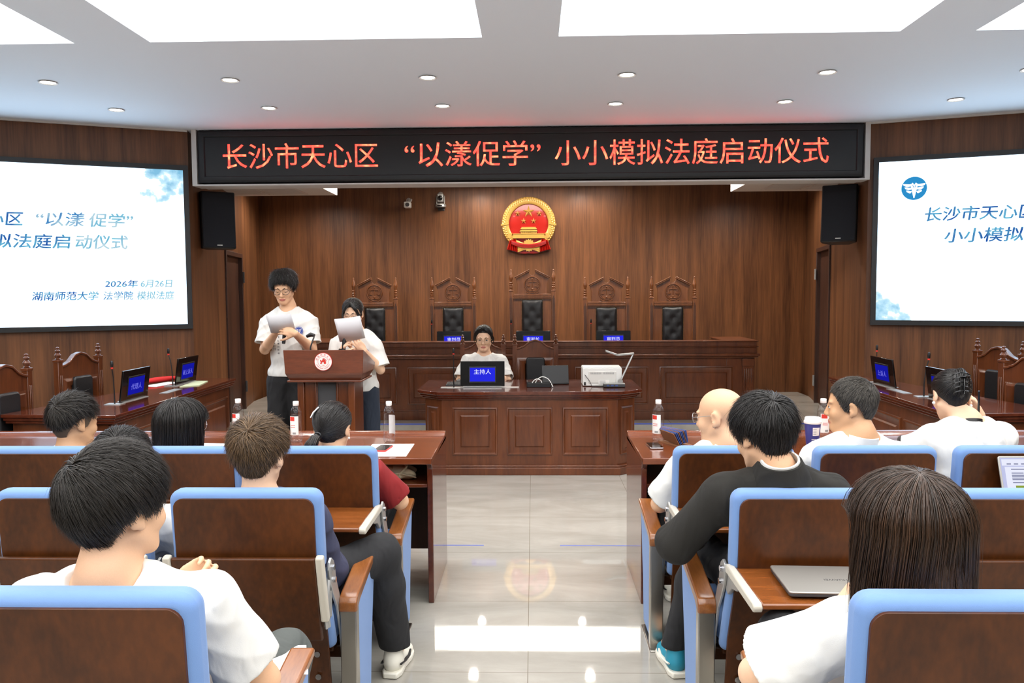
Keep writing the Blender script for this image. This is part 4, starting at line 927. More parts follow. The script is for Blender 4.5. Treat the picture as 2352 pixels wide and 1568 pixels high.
def seat(label, x, y, z, sides, tablet, side_br):
    t = thing('auditorium_seat', label, 'seat', (x, y, z), 0, 'blue and brown auditorium seats')
    hw = .2625
    seat_part('back', lambda: loft_panel([(0,.974),(.02,.74),(.15,.43),(.20,.14)], .242, .013, .035).build('back_panel', 'seat_wood', None, bevel=.004), parent=t)
    def head():
        b = shear_rect(2*hw, .70, 1.0, .006, .075, .04, .09); return b.build('headrest_cushion', 'blue_fabric', None, bevel=.026, seg=4)
    def low():
        b = shear_rect(2*hw-.006, .36, .71, .042, .065, .03, .42); return b.build('back_cushion', 'blue_fabric', None, bevel=.028, seg=4)
    seat_part('head', head, parent=t); seat_part('low', low, parent=t)
    def cush():
        b = MB(); b.box(-.25,.25,.25,.66,.36,.45); return b.build('seat_cushion', 'blue_fabric', None, bevel=.03, seg=3)
    seat_part('cush', cush, parent=t)
    def under():
        b = MB(); b.box(-.24,.24,.24,.62,.33,.362); b.box(-.268,.268,.30,.34,.28,.33); return b.build('seat_shell', 'seat_wood', None, bevel=.006)
    seat_part('under', under, parent=t)
    for q in (-1, 1):
        for zz in (.36,.27):
            def bolt(q=q, zz=zz):
                b = MB(); b.cyl((q*.2,.142+.22*(.43-zz)/.29*.23,zz),(q*.2,.165,zz),.011,n=12); return b.build('bolt', 'chrome', None)
            seat_part(('bolt', q, zz), bolt, parent=t)
    for s in sides: arm(t, s)
    # folding writing tablet on the rear of the back
    if tablet == 'open':
        def board():
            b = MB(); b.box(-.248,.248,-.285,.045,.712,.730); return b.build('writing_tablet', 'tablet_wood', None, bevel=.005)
        tb = seat_part('topen', board, parent=t)
        for s in (-1, 1):
            def cap(s=s):
                b = MB(); b.prism([(-.29,.706),(.05,.706),(.06,.735),(-.285,.735),(-.295,.722)][::1], s*.2495-.0015 if s > 0 else -.277, s*.277 if s > 0 else -.248, 'x'); return b.build('end_cap', 'beige_enamel', None, bevel=.005)
            c = seat_part(('copen', s), cap, parent=tb)
        def link_pts(): return [(.02,.72),(.055,.705),(.045,.66),(.0,.655)]
    elif tablet == 'closed':
        M = Matrix.Translation((0,-.005,.80)) @ Matrix.Rotation(math.radians(-12), 4, 'X')   # hanging down, foot towards the back
        def board():
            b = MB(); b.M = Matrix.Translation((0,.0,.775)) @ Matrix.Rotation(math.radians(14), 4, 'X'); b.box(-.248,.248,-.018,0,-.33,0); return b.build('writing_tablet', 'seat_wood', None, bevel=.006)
        tb = seat_part('tclosed', board, parent=t)
        for s in (-1, 1):
            def cap(s=s):
                b = MB(); b.M = Matrix.Translation((0,.0,.775)) @ Matrix.Rotation(math.radians(14), 4, 'X')
                b.box(*( (.248,.276) if s > 0 else (-.276,-.248)), -.022, .006, -.25, .006); return b.build('end_cap', 'beige_enamel', None, bevel=.007, seg=3)
            seat_part(('cclosed', s), cap, parent=tb)
    if tablet != 'none':
        for s in side_br:
            def plate(s=s):
                b = MB(); xa = s*.268
                lo = [(.255,.30),(.225,.42),(.18,.53),(.12,.605),(.09,.65),(.075,.70)]; hi = [(.14,.715),(.155,.69),(.165,.645),(.21,.57),(.255,.44),(.275,.30)]
                P = lo+[(.085,.725),(.11,.735)]+hi
                b.prism(P[::-1], xa-.005, xa+.005, 'x'); return b.build('bracket', 'grey_metal', None, bevel=.002)
            br = seat_part(('plate', s), plate, parent=t)
            for kk, (y_, z_) in enumerate(((.11,.70),(.125,.65))):
                def piv(s=s, y_=y_, z_=z_):
                    b = MB(); b.cyl((s*.258,y_,z_),(s*.283,y_,z_),.011,n=12); return b.build('pivot', 'chrome', None)
                seat_part(('piv', s, kk), piv, parent=br)
            if tablet == 'open':
                def lk(s=s):
                    b = MB(); b.prism([(.125,.715),(.02,.712),(-.09,.705),(-.04,.675),(.02,.66),(.075,.62),(.11,.63)][::1], s*.256-.007, s*.256+.007, 'x'); return b.build('link_arm', 'grey_metal', None, bevel=.003)
            else:
                def lk(s=s):
                    b = MB(); b.tube([(s*.262,.11,.70),(s*.262,.07,.62),(s*.262,.06,.55),(s*.262,.075,.50),(s*.262,.095,.53),(s*.262,.10,.62)], .012, 8, .5); b.tube([(s*.262,.03,.72),(s*.262,.045,.60),(s*.262,.07,.50)], .015, 8, .5); return b.build('link_arm', 'grey_metal', None)
            seat_part(('link', tablet, s), lk, parent=br)
    return t
ROWS = {1: (3.42, -.012), 2: (2.64, -.005), 3: (1.545, .06)}
def row(r, xs, labs, tabs, aisle):
    y, z = ROWS[r]
    for i, (x, lab, tb) in enumerate(zip(xs, labs, tabs)):
        s = 1 if aisle == 'right' else -1
        sides = (s, -s) if i == len(xs)-1 else (s,)
        seat(lab, x, y, z, sides, tb, (1, -1))
row(1, [-.953, -1.563, -2.173], ['front row seat at the aisle, left block, behind the woman in red', 'front row seat second from the aisle, left block, behind the long-haired woman', 'front row seat third from the aisle, left block, behind the man with an undercut'], ['open', 'closed', 'closed'], 'right')
row(1, [.872, 1.48, 2.087], ['front row seat at the aisle, right block, behind the bald man', 'front row seat second from the aisle, right block, behind the grey-haired man', 'front row seat third from the aisle, right block, behind the woman with a hair claw'], ['open', 'closed', 'open'], 'left')
row(2, [-.99, -1.60], ['second row seat at the aisle, left block, its writing tablet folded down', 'second row seat at the left edge of the photo, beside the folded-tablet aisle seat'], ['closed', 'closed'], 'right')
row(2, [.932, 1.542], ['second row seat at the aisle, right block, closed silver laptop on its tablet', 'second row seat at the right edge of the photo, in front of the long-haired woman'], ['open', 'closed'], 'left')
row(3, [-.952], ['nearest seat on the left, behind the dark-haired man in a white T-shirt'], ['none'], 'right')
row(3, [.905], ['nearest seat on the right, behind the woman with long brown hair'], ['none'], 'left')
# ------------------------------------------------------------------ front desks
def front_desk(label, x_in, x_out, s):
    """x_in aisle end; s = +1 when the aisle lies at larger x"""
    x0, x1 = min(x_in, x_out), max(x_in, x_out); cx = (x0+x1)/2
    t = thing('front_desk', label, 'desk', (cx, 4.45, 0)); a, c = x0-cx, x1-cx
    b = MB(); b.box(a-.0,c+.0,-.33,.33,.765,.79); b.box(a,c,-.338,-.315,.762,.7952); b.box(a,c,-.33,.33,.789,.795); b.build('top', 'desk_wood', t, bevel=.005)
    b = MB(); b.box(a,c,.33,.385,.765,.81); b.prism([(.30,.795),(.33,.795),(.385,.812),(.37,.818),(.345,.814)], a, c, 'x'); b.build('lip', 'desk_wood', t, bevel=.003)
    for q in (a, c-.03):
        b = MB(); b.prism([(-.29,0),(.36,0),(.375,.79),(-.32,.765),(-.29,.73)], q, q+.03, 'x'); b.build('side_panel', 'dark_desk_wood', t, bevel=.004)
    b = MB(); b.box(a+.03,c-.03,-.24,.30,.615,.635); b.build('shelf', 'desk_wood', t, bevel=.003)
    b = MB(); b.box(a+.03,c-.03,.25,.27,.12,.766); b.build('modesty_panel', 'door_wood', t, smooth=0)
    return t
front_desk('long wooden front desk before the left seat block', -.537, -3.35, 1)
front_desk('long wooden front desk before the right seat block', .567, 3.35, -1)
# ------------------------------------------------------------------ things on the front desks
DZ = .7955
def bottle(label, x, y, rz):
    t = thing('water_bottle', label, 'bottle', (x, y, DZ), rz, 'clear water bottles on the front desks')
    R = [(.0,.004),(.024,.0),(.031,.004),(.0335,.014),(.0335,.05),(.032,.055),(.0335,.06),(.0335,.15),(.032,.155),(.0335,.16),(.0325,.175),(.026,.195),(.018,.208),(.0145,.213),(.0145,.222),(.0,.222)]
    b = MB(); b.lathe(R, n=28); b.build('bottle_body', 'clear_plastic', t, smooth=60)
    b = MB(); b.lathe([(.0,.003),(.022,.003),(.0295,.006),(.032,.015),(.032,.05),(.0305,.055),(.032,.06),(.032,.15),(.0305,.165),(.0,.166)], n=28); b.build('water', 'clear_plastic', t, smooth=60)
    b = MB(); b.lathe([(.0155,.214),(.017,.216),(.017,.236),(.0155,.239),(.0,.239)], n=28)
    b.build('cap', 'label_white', t)
    n = 10
    def lab(z0, z1, a0, a1, r, name, mat, par):
        b = MB(); vs = []
        for i in range(n+1):
            q = a0+(a1-a0)*i/n; vs += [(r*math.sin(q), -r*math.cos(q), z0), (r*math.sin(q), -r*math.cos(q), z1)]
        b.add(vs, [(2*i,2*i+2,2*i+3,2*i+1) for i in range(n)]); return b.build(name, mat, par)
    la = lab(.045,.155,-1.05,.75,.0341,'label','label_white',t); lab(.128,.152,-.9,.1,.0344,'label_red_block','label_red',la)
    for z_ in (.10,.09): lab(z_,z_+.003,-.7,.2,.0344,'label_line','label_red',la)
    lab(.05,.062,-.3,.3,.0344,'label_barcode','label_grey',la)
    return t
for lab_, x, y, rz in (('water bottle on the left front desk, before the lectern\'s left side, partly behind brown hair', -1.765, 4.68, -.2), ('water bottle on the left front desk before the man\'s trousers, left of the ponytail', -1.384, 4.57, -.1), ('water bottle on the left front desk, nearest the aisle', -.838, 4.56, 2.6),
                ('water bottle on the right front desk, nearest the aisle beside a phone', .723, 4.60, -.5), ('water bottle on the right front desk, behind the blue paper cup', 1.68, 4.63, .3)):
    bottle(lab_, x, y, rz)
t = thing('paper_cup', 'dark blue paper coffee cup with white lid on the right front desk', 'cup', (1.54, 4.40, DZ), .15)
b = MB(); b.lathe([(.0,.0),(.031,.0),(.032,.004),(.044,.14),(.0,.14)], n=36); b.build('cup_wall', 'cup_blue', t)
b = MB(); b.lathe([(.0462,.134),(.0475,.138),(.047,.146),(.044,.149),(.042,.165),(.039,.168),(.0,.165)], n=36); b.build('lid', 'label_white', t)
def cupband(z0, z1, a0, a1, name, mat, par, d=.0005, n=8):
    b = MB(); vs = []
    for i in range(n+1):
        q = a0+(a1-a0)*i/n
        for z_ in (z0, z1): r = .032+(.044-.032)*(z_-.004)/.136+d; vs.append((r*math.sin(q), -r*math.cos(q), z_))
    b.add(vs, [(2*i,2*i+2,2*i+3,2*i+1) for i in range(n)]); return b.build(name, mat, par)
lw = cupband(.07,.115,-.45,.55,'sticker','label_white',t)
for i in range(4): cupband(.078+.009*i,.081+.009*i,-.38,.05,'sticker_line','label_grey',lw,.001)
for i in range(3): cupband(.03+.009*i,.033+.009*i,-.6,-.6+.5+.1*i,'printed_line','label_white',t,.0008)
cupband(.002,.012,-3.14,3.14,'foot_band','label_white',t,.0006,40)
def phone(label, x, y, z, rz, body, tilt=0):
    M = Matrix.Translation((x, y, z)) @ rotz(rz) @ Matrix.Rotation(tilt, 4, 'X')
    t = thing('mobile_phone', label, 'phone', mat=M)
    b = MB(); b.prism(rr(.074,.155,.01), 0, .008); b.build('case', body, t, bevel=.002)
    b = MB(); b.prism(rr(.068,.148,.008), .008, .0086); b.build('glass', 'black_gloss', t, smooth=0)
phone('dark mobile phone lying on the right front desk beside the bottle',   .675, 4.42, DZ+.001, .05, 'chrome')
b = MB(); b.box(-.12,.12,-.17,.17,0,.0015); o = b.build('paper_sheet', 'paper', smooth=0); o.location = (-.80, 4.33, DZ); o.rotation_euler = (0,0,.02); tag(o, 'white sheet of paper on the left front desk near the aisle, phone on it', 'paper')
phone('phone in a pale red case lying on the white sheet, left front desk', -.835, 4.35, DZ+.002, -.1, 'logo_red')
for lab_, x, y, rz in (('white sheets on the left front desk at the left edge of the photo', -2.5, 4.36, .05), ('white sheet on the left front desk right of the long-haired woman', -1.72, 4.36, -.06)):
    b = MB(); b.box(-.24,.24,-.14,.14,0,.004); o = b.build('paper_sheet', 'paper', smooth=0); o.location = (x, y, DZ); o.rotation_euler = (0,0,rz); tag(o, lab_, 'paper')
b = MB(); b.box(-.15,.15,-.105,.105,0,.004); o = b.build('paper_sheet', 'paper', smooth=0); o.location = (1.12, 4.36, DZ); tag(o, 'white sheet on the right front desk before the bald man', 'paper')
b = MB(); b.box(-.28,.28,-.12,.12,0,.004); o = b.build('paper_sheet', 'paper', smooth=0); o.location = (2.38, 4.4, DZ); tag(o, 'white sheets on the right front desk before the woman with a hair claw', 'paper')
t = thing('fanned_booklet', 'blue booklet with fanned pages on the right front desk by the bald man', 'booklet', (.79, 4.50, DZ), .5)
for i in range(9):
    b = MB(); b.M = rotz(-.18+.045*i) @ Matrix.Rotation(-.5+.03*i, 4, 'Y'); b.box(-.003+.004*i,.0+.004*i,-.09,.09,.012,.085); b.build('page', 'folder_blue' if i % 3 else 'folder_brown', t, smooth=0)
b = MB(); b.box(-.03,.06,-.1,.09,0,.006); b.build('cover', 'folder_brown', t, smooth=0)
# tote bag on the left shelf
t = thing('tote_bag', 'crumpled cream canvas tote bag on the shelf under the left front desk', 'bag', (-.755, 4.33, .636))
def lump(c, r, seed, n=20, amp=.2):
    rg = random.Random(seed); ph = [(rg.uniform(2,7), rg.uniform(2,7), rg.uniform(0,6)) for _ in range(5)]
    b = MB(); b.ball(c, 1, n, r); vs = []
    for v in b.v:
        d = Vector(((v[0]-c[0])/r[0], (v[1]-c[1])/r[1], (v[2]-c[2])/r[2])); k = 1+amp*sum(math.sin(f*d.x+g*d.y+p+2*d.z) for f, g, p in ph)/3
        vs.append((c[0]+(v[0]-c[0])*k, c[1]+(v[1]-c[1])*k, max(.001, c[2]+(v[2]-c[2])*k)))
    b.v = vs; return b
lump((0,0,.036), (.115,.085,.04), 3).build('bag_body', 'cream_cloth', t, sub=1, smooth=180)
lump((-.03,.01,.062), (.085,.06,.022), 9).build('folded_flap', 'tan_cloth', t, sub=1, smooth=180)
b = MB(); b.tube([(-.10,-.07,.02),(-.04,-.09,.045),(.03,-.09,.05),(.08,-.075,.035),(.105,-.05,.02)], .014, 8, .35); b.tube([(.02,-.085,.02),(.03,-.09,.05),(.06,-.06,.075),(.05,0,.08)], .014, 8, .35); b.build('strap', 'cream_cloth', t)
# ------------------------------------------------------------------ laptops and phones on the seats' tablets
TZ = .7305
t = thing('laptop', 'closed silver laptop on the open tablet of the second row aisle seat, right block', 'laptop', (.955, 2.505, TZ), math.radians(-2))
b = MB(); b.prism(rr(.345,.235,.012), .003, .012); b.build('base', 'dark_grey', t, bevel=.002)
b = MB(); b.prism(rr(.347,.238,.012), .0125, .019); lid = b.build('lid', 'silver_laptop', t, bevel=.002)
text('lid_lettering', 'HUAWEI', 'dark_grey', lid, Matrix.Translation((.0,-.01,.0191)) @ Matrix.Rotation(math.pi, 4, 'Z'), .072, None, .0002)
t = thing('laptop', 'open laptop with a document on screen, right edge of the photo', 'laptop', (2.14, 3.27, TZ), math.radians(0))
b = MB(); b.prism(rr(.34,.23,.01, c=(0,-.06)), .002, .014); b.build('base', 'silver_laptop', t, bevel=.002)
M = Matrix.Translation((0,.055,.012)) @ Matrix.Rotation(math.radians(-18), 4, 'X')
b = MB(); b.M = M; b.rrect(.345,.225,.01,0,.007,c=(0,.1125)); lid = b.build('lid', 'silver_laptop', t, bevel=.0015)
emit('page_lilac', (196, 200, 236), .9); emit('page_white', (226, 228, 244), 1.0); emit('page_text', (120, 124, 160), .8); emit('page_blue', (70, 90, 230), .9)
for nm, c in (('photo_green', (150,170,60)), ('photo_dark', (60,60,66)), ('photo_red', (170,50,52)), ('photo_pale', (196,190,190))): emit(nm, c, .8)
def scr(name, mat, x0, x1, z0, z1, d, par):
    b = MB(); b.M = M; b.add([(x0,-d,z0),(x1,-d,z0),(x1,-d,z1),(x0,-d,z1)], [(0,1,2,3)]); return b.build(name, mat, par, smooth=0)
s_ = scr('screen', 'page_lilac', -.165,.165,.012,.218,.0004, lid)
scr('page', 'page_white', -.15,.06,.012,.18,.0008, s_); scr('toolbar', 'page_white', -.16,.16,.185,.212,.0008, s_); scr('toolbar_button', 'page_blue', .035,.06,.198,.206,.0012, s_)
for i in range(6): scr('toolbar_line', 'page_text', -.14+.03*i,-.122+.03*i,.19,.194,.0012, s_)
for i, (z_, w_) in enumerate(((.168,.10),(.152,.05),(.143,.09),(.137,.09),(.131,.085),(.125,.09),(.112,.05))): scr('text_line', 'page_text', -.125,-.125+w_,z_,z_+.0035,.0012, s_)
scr('photo', 'photo_dark', -.115,.01,.03,.102,.0012, s_); scr('photo_canopy', 'photo_green', -.115,.01,.09,.102,.0016, s_)
for x0,x1,z0,z1,mt_ in ((-.115,-.095,.045,.08,'photo_red'),(-.02,.01,.03,.075,'photo_red'),(-.09,-.06,.03,.065,'photo_pale'),(-.055,-.04,.05,.07,'photo_pale'),(-.05,-.025,.03,.048,'photo_pale')): scr('photo_figure', mt_, x0,x1,z0,z1,.002, s_)
t = thing('tablet_computer', 'dark blue tablet lying on the open writing tablet behind the bald man', 'tablet', (.83, 3.27, TZ), .15)
b = MB(); b.prism(rr(.20,.15,.008), .001, .012); b.build('case', 'folder_blue', t, bevel=.002)
b = MB(); b.prism(rr(.185,.137,.006), .012, .0125); b.build('screen', 'black_gloss', t, smooth=0)
phone('black phone on the open writing tablet behind the woman in red', -.90, 3.25, TZ, .3, 'black_plastic')
# ------------------------------------------------------------------ people: smooth distance fields turned into one continuous surface
V3 = lambda *a: np.array(a, float)
class Field:
    def __init__(s, lo, hi, h):
        s.h = h; s.lo = np.array(lo, float); n = np.ceil((np.array(hi)-s.lo)/h).astype(int)+1; s.n = n
        s.d = np.full(n, 1.0, np.float32)
        s.ax = [s.lo[i]+h*np.arange(n[i]) for i in range(3)]
    def win(s, lo, hi):
        a = np.clip(np.floor((lo-s.lo)/s.h).astype(int), 0, s.n); b = np.clip(np.ceil((hi-s.lo)/s.h).astype(int)+1, 0, s.n)
        if (b <= a).any(): return None
        sl = tuple(slice(a[i], b[i]) for i in range(3))
        X = s.ax[0][sl[0]][:,None,None].astype(np.float32); Y = s.ax[1][sl[1]][None,:,None].astype(np.float32); Z = s.ax[2][sl[2]][None,None,:].astype(np.float32)
        return sl, X, Y, Z
    def put(s, lo, hi, fn, k, op):
        w_ = s.win(np.array(lo)-k-3*s.h, np.array(hi)+k+3*s.h)
        if w_ is None: return
        sl, X, Y, Z = w_; e = fn(X, Y, Z); d = s.d[sl]
        if op == 'u':
            if k > 0: hh = np.maximum(k-np.abs(d-e), 0)/k; s.d[sl] = np.minimum(d, e)-hh*hh*k*.25
            else: s.d[sl] = np.minimum(d, e)
        elif op == 's':
            e = -e
            if k > 0: hh = np.maximum(k-np.abs(d-e), 0)/k; s.d[sl] = np.maximum(d, e)+hh*hh*k*.25
            else: s.d[sl] = np.maximum(d, e)
    def cone(s, a, b, ra, rb, k=.01, op='u'):
        a, b = np.array(a, float), np.array(b, float); ab = b-a; L2 = max(ab@ab, 1e-9); R = max(ra, rb)
        def fn(X, Y, Z):
            px, py, pz = X-a[0], Y-a[1], Z-a[2]; t = np.clip((px*ab[0]+py*ab[1]+pz*ab[2])/L2, 0, 1)
            return np.sqrt((px-t*ab[0])**2+(py-t*ab[1])**2+(pz-t*ab[2])**2)-(ra+(rb-ra)*t)
        s.put(np.minimum(a, b)-R, np.maximum(a, b)+R, fn, k, op); return s
    def flatcone(s, a, b, ra, rb, k=.01, op='u'):
        """tapered tube with flat ends"""
        a, b = np.array(a, float), np.array(b, float); ab = b-a; L = math.sqrt(ab@ab); u = ab/L; R = max(ra, rb)
        def fn(X, Y, Z):
            px, py, pz = X-a[0], Y-a[1], Z-a[2]; t = px*u[0]+py*u[1]+pz*u[2]
            r = np.sqrt(np.maximum((px-t*u[0])**2+(py-t*u[1])**2+(pz-t*u[2])**2, 0))
            dr = r-(ra+(rb-ra)*np.clip(t/L, 0, 1)); dt = np.maximum(-t, t-L)
            return np.minimum(np.maximum(dr, dt), 0)+np.sqrt(np.maximum(dr, 0)**2+np.maximum(dt, 0)**2)
        s.put(np.minimum(a, b)-R, np.maximum(a, b)+R, fn, k, op); return s
    def ell(s, c, r, M=None, k=.01, op='u'):
        c, r = np.array(c, float), np.array(r, float); M = np.eye(3) if M is None else M; R = (np.abs(M)@r)
        def fn(X, Y, Z):
            p = (X-c[0], Y-c[1], Z-c[2]); q = [(p[0]*M[0,i]+p[1]*M[1,i]+p[2]*M[2,i])/r[i] for i in range(3)]
            k0 = np.sqrt(q[0]**2+q[1]**2+q[2]**2); k1 = np.sqrt((q[0]/r[0])**2+(q[1]/r[1])**2+(q[2]/r[2])**2)
            return k0*(k0-1)/np.maximum(k1, 1e-6)
        s.put(c-R, c+R, fn, k, op); return s
    def half(s, p, n):
        """keep the side the normal points away from"""
        n = np.array(n, float); n /= np.linalg.norm(n); X, Y, Z = [v.astype(np.float32) for v in (s.ax[0][:,None,None], s.ax[1][None,:,None], s.ax[2][None,None,:])]
        s.d = np.maximum(s.d, (X-p[0])*n[0]+(Y-p[1])*n[1]+(Z-p[2])*n[2]); return s
    def wrinkle(s, amp, freq, seed, dirs=4):
        rg = np.random.default_rng(seed); X, Y, Z = [v.astype(np.float32) for v in (s.ax[0][:,None,None], s.ax[1][None,:,None], s.ax[2][None,None,:])]
        m = np.zeros_like(s.d)
        for i in range(dirs):
            a = rg.normal(size=3); a[2] *= .55; a /= np.linalg.norm(a); f = freq*rg.uniform(.6, 1.6); b = rg.normal(size=3)*freq*.25
            w_ = 1.6*np.sin(X*b[0]+Y*b[1]+Z*b[2]+rg.uniform(0, 6))
            v = np.sin((X*a[0]+Y*a[1]+Z*a[2])*f+w_+rg.uniform(0, 6)); m += np.abs(v)*2-1.2
        s.d += (amp*m/dirs).astype(np.float32); return s
    def mesh(s):
        d = s.d; n = d.shape; neg = d < 0
        c = np.zeros((n[0]-1, n[1]-1, n[2]-1), np.int8)
        for i in (0, 1):
            for j in (0, 1):
                for k in (0, 1): c += neg[i:n[0]-1+i, j:n[1]-1+j, k:n[2]-1+k]
        act = (c > 0) & (c < 8); ids = np.argwhere(act); N = len(ids)
        idx = np.full(act.shape, -1, np.int64); idx[act] = np.arange(N)
        acc = np.zeros((N, 3)); cnt = np.zeros(N)
        cor = [(i, j, k) for i in (0, 1) for j in (0, 1) for k in (0, 1)]; dv = {q: d[ids[:,0]+q[0], ids[:,1]+q[1], ids[:,2]+q[2]] for q in cor}
        for a in cor:
            for ax in range(3):
                if a[ax]: continue
                b = list(a); b[ax] = 1; b = tuple(b); da, db = dv[a], dv[b]; m = (da < 0) != (db < 0)
                t = da[m]/(da[m]-db[m]); p = np.tile(np.array(a, float), (m.sum(), 1)); p[:,ax] = t; acc[m] += p; cnt[m] += 1
        v = s.lo+(ids+acc/cnt[:,None])*s.h
        F = []
        for ax in range(3):
            a, b = (ax+1) % 3, (ax+2) % 3; sl0 = [slice(None)]*3; sl1 = [slice(None)]*3; sl0[ax] = slice(0, n[ax]-1); sl1[ax] = slice(1, n[ax])
            n0, n1 = neg[tuple(sl0)], neg[tuple(sl1)]; e = np.argwhere(n0 != n1)
            e = e[(e[:,a] > 0) & (e[:,b] > 0) & (e[:,a] < n[a]-1) & (e[:,b] < n[b]-1)]
            if not len(e): continue
            fl = n0[e[:,0], e[:,1], e[:,2]]
            def g(da, db): q = e.copy(); q[:,a] -= da; q[:,b] -= db; return idx[q[:,0], q[:,1], q[:,2]]
            Q = np.stack([g(1,1), g(0,1), g(0,0), g(1,0)], 1); Q[~fl] = Q[~fl][:, ::-1]; F.append(Q)
        return v, np.concatenate(F)
def np_mesh(name, v, f, mats, parent=None, mi=None, smooth=True):
    me = bpy.data.meshes.new(name); nf, k = f.shape
    me.vertices.add(len(v)); me.vertices.foreach_set('co', np.asarray(v, np.float32).ravel())
    me.loops.add(nf*k); me.loops.foreach_set('vertex_index', f.ravel().astype(np.int32))
    me.polygons.add(nf); me.polygons.foreach_set('loop_start', np.arange(nf, dtype=np.int32)*k); me.polygons.foreach_set('loop_total', np.full(nf, k, np.int32))
    for q in ([mats] if isinstance(mats, str) else mats): me.materials.append(MATS[q])
    if mi is not None: me.polygons.foreach_set('material_index', mi.astype(np.int32))
    me.update(calc_edges=True); me.validate()
    if smooth: me.polygons.foreach_set('use_smooth', np.ones(len(me.polygons), bool))
    o = bpy.data.objects.new(name, me); col.objects.link(o); o.parent = parent; return o
def relax(v, f, it=2):
    """light smoothing of the net"""
    n = len(v)
    for _ in range(it):
        acc = np.zeros_like(v); c = np.zeros(n)
        for i in range(4):
            a, b = f[:,i], f[:,(i+1) % 4]; np.add.at(acc, a, v[b]); np.add.at(acc, b, v[a]); np.add.at(c, a, 1); np.add.at(c, b, 1)
        v = v*.4+.6*acc/np.maximum(c, 1)[:,None]
    return v
unit = lambda a: np.asarray(a, float)/np.linalg.norm(a)
def rotm(yaw, pitch, roll):
    """columns: right, forward, up.  yaw turns to the left, pitch tips the face down, roll tips the head to its right"""
    y, p, r = map(math.radians, (yaw, pitch, roll))
    return np.array((Matrix.Rotation(y, 3, 'Z') @ Matrix.Rotation(-p, 3, 'X') @ Matrix.Rotation(r, 3, 'Y')))
def add_head(F, c, R, s, wide=1.0, ears=True, nose=1.0):
    P = lambda x, y, z: c+s*(R @ np.array([x*wide, y, z]))
    E = lambda p, r, k=.012, op='u': F.ell(P(*p), s*np.array([r[0]*wide, r[1], r[2]]), R, k*s, op)
    E((0,-.012,.035), (.076,.095,.082)); E((0,.025,-.02), (.062,.066,.085), .02); E((0,.042,-.072), (.043,.045,.036), .02)
    F.cone(P(0,.074,-.094), P(0,.072,-.098), .016*s, .015*s, .02*s)
    for q in (-1, 1):
        F.cone(P(q*.055,-.002,-.048), P(q*.02,.066,-.094), .017*s, .014*s, .022*s); E((q*.04,.058,-.028), (.024,.024,.024), .02)
        E((q*.03,.076,.027), (.024,.012,.007), .012)
    for q in (-1, 1): E((q*.031,.094,.005), (.016,.012,.0095), .010, 's')
    for q in (-1, 1): E((q*.031,.0745,.0045), (.0165,.0125,.0115), .004)
    F.cone(P(0,.084,.018), P(0,.103*nose,-.028), .0065*s, .0105*s, .012*s)
    for q in (-1, 1): E((q*.0115,.093,-.032), (.0085,.010,.0075), .006)
    E((0,.0885,-.060), (.023,.0095,.0055), .006); E((0,.087,-.0695), (.019,.010,.006), .005); E((0,.099,-.0645), (.022,.006,.0012), .004, 's')
    if ears:
        for q in (-1, 1):
            A = R @ np.array(Matrix.Rotation(math.radians(-q*22), 3, 'Z') @ Matrix.Rotation(math.radians(-12), 3, 'X'))
            F.ell(P(q*.080,-.018,-.002), s*np.array([.008,.020,.033]), A, .006*s); F.ell(P(q*.089,-.010,.002), s*np.array([.006,.010,.018]), A, .005*s, 's'); F.ell(P(q*.080,-.008,-.028), s*np.array([.008,.010,.010]), A, .004*s)
def add_hand(F, w, d, n, thumb, curl=(.3,.5,.4), s=1.0, spread=.06, tcurl=.35):
    """w wrist, d finger direction, n palm normal, thumb +1/-1 along d x n"""
    d = unit(d); n = unit(np.array(n)-d*(np.array(n)@d)); t = np.cross(d, n)*thumb; w = np.array(w, float)
    M = np.stack([t, n, d], 1)
    F.ell(w+d*.045*s, s*np.array([.040,.0135,.050]), M, .008); F.cone(w, w+d*.03*s, .024*s, .022*s, .012)
    for i, (o, L, r) in enumerate(((.029,.070,.0090), (.0095,.078,.0092), (-.010,.073,.0088), (-.028,.058,.0078))):
        p = w+s*(d*(.084-.006*abs(i-1.2))+t*o); a = 0; fd = unit(d+t*(spread*(1.2-i)))
        c_ = curl[i] if isinstance(curl[0], (tuple, list)) else curl
        F.cone(w+s*(d*.04+t*o*.75), p, r*1.12*s, r*1.08*s, .006)
        for j, fr in enumerate((.45,.30,.25)):
            a += c_[j]; q = p+s*L*fr*(fd*math.cos(a)+n*math.sin(a)); F.cone(p, q, r*(1-.09*j)*s, r*(.92-.09*j)*s, .0025); p = q
    p = w+s*(d*.022+t*.026+n*.006); fd = unit(d*.75+t*.75+n*.3); a = 0
    for j, (L, r) in enumerate(((.042,.0125),(.034,.0105),(.027,.0092))):
        f2 = unit(fd*math.cos(a)+(n*.8+d*.3-t*.5)*math.sin(a)); q = p+s*L*f2; F.cone(p, q, r*s, r*.9*s, .004 if j else .012); p = q; a += tcurl
def skull_pts(u):
    """unit direction -> point on the scalp, head coordinates"""
    r = np.empty_like(u); low = u[:,2] < 0
    r[:,0] = u[:,0]*.0795; r[:,1] = u[:,1]*.0985-.012; r[:,2] = u[:,2]*np.where(low, .125, .0845)+.035; return r
def to_u(p):
    q = np.stack([p[:,0]/.0795, (p[:,1]+.012)/.0985, (p[:,2]-.035)], 1); q[:,2] /= np.where(q[:,2] < 0, .125, .0845); return q
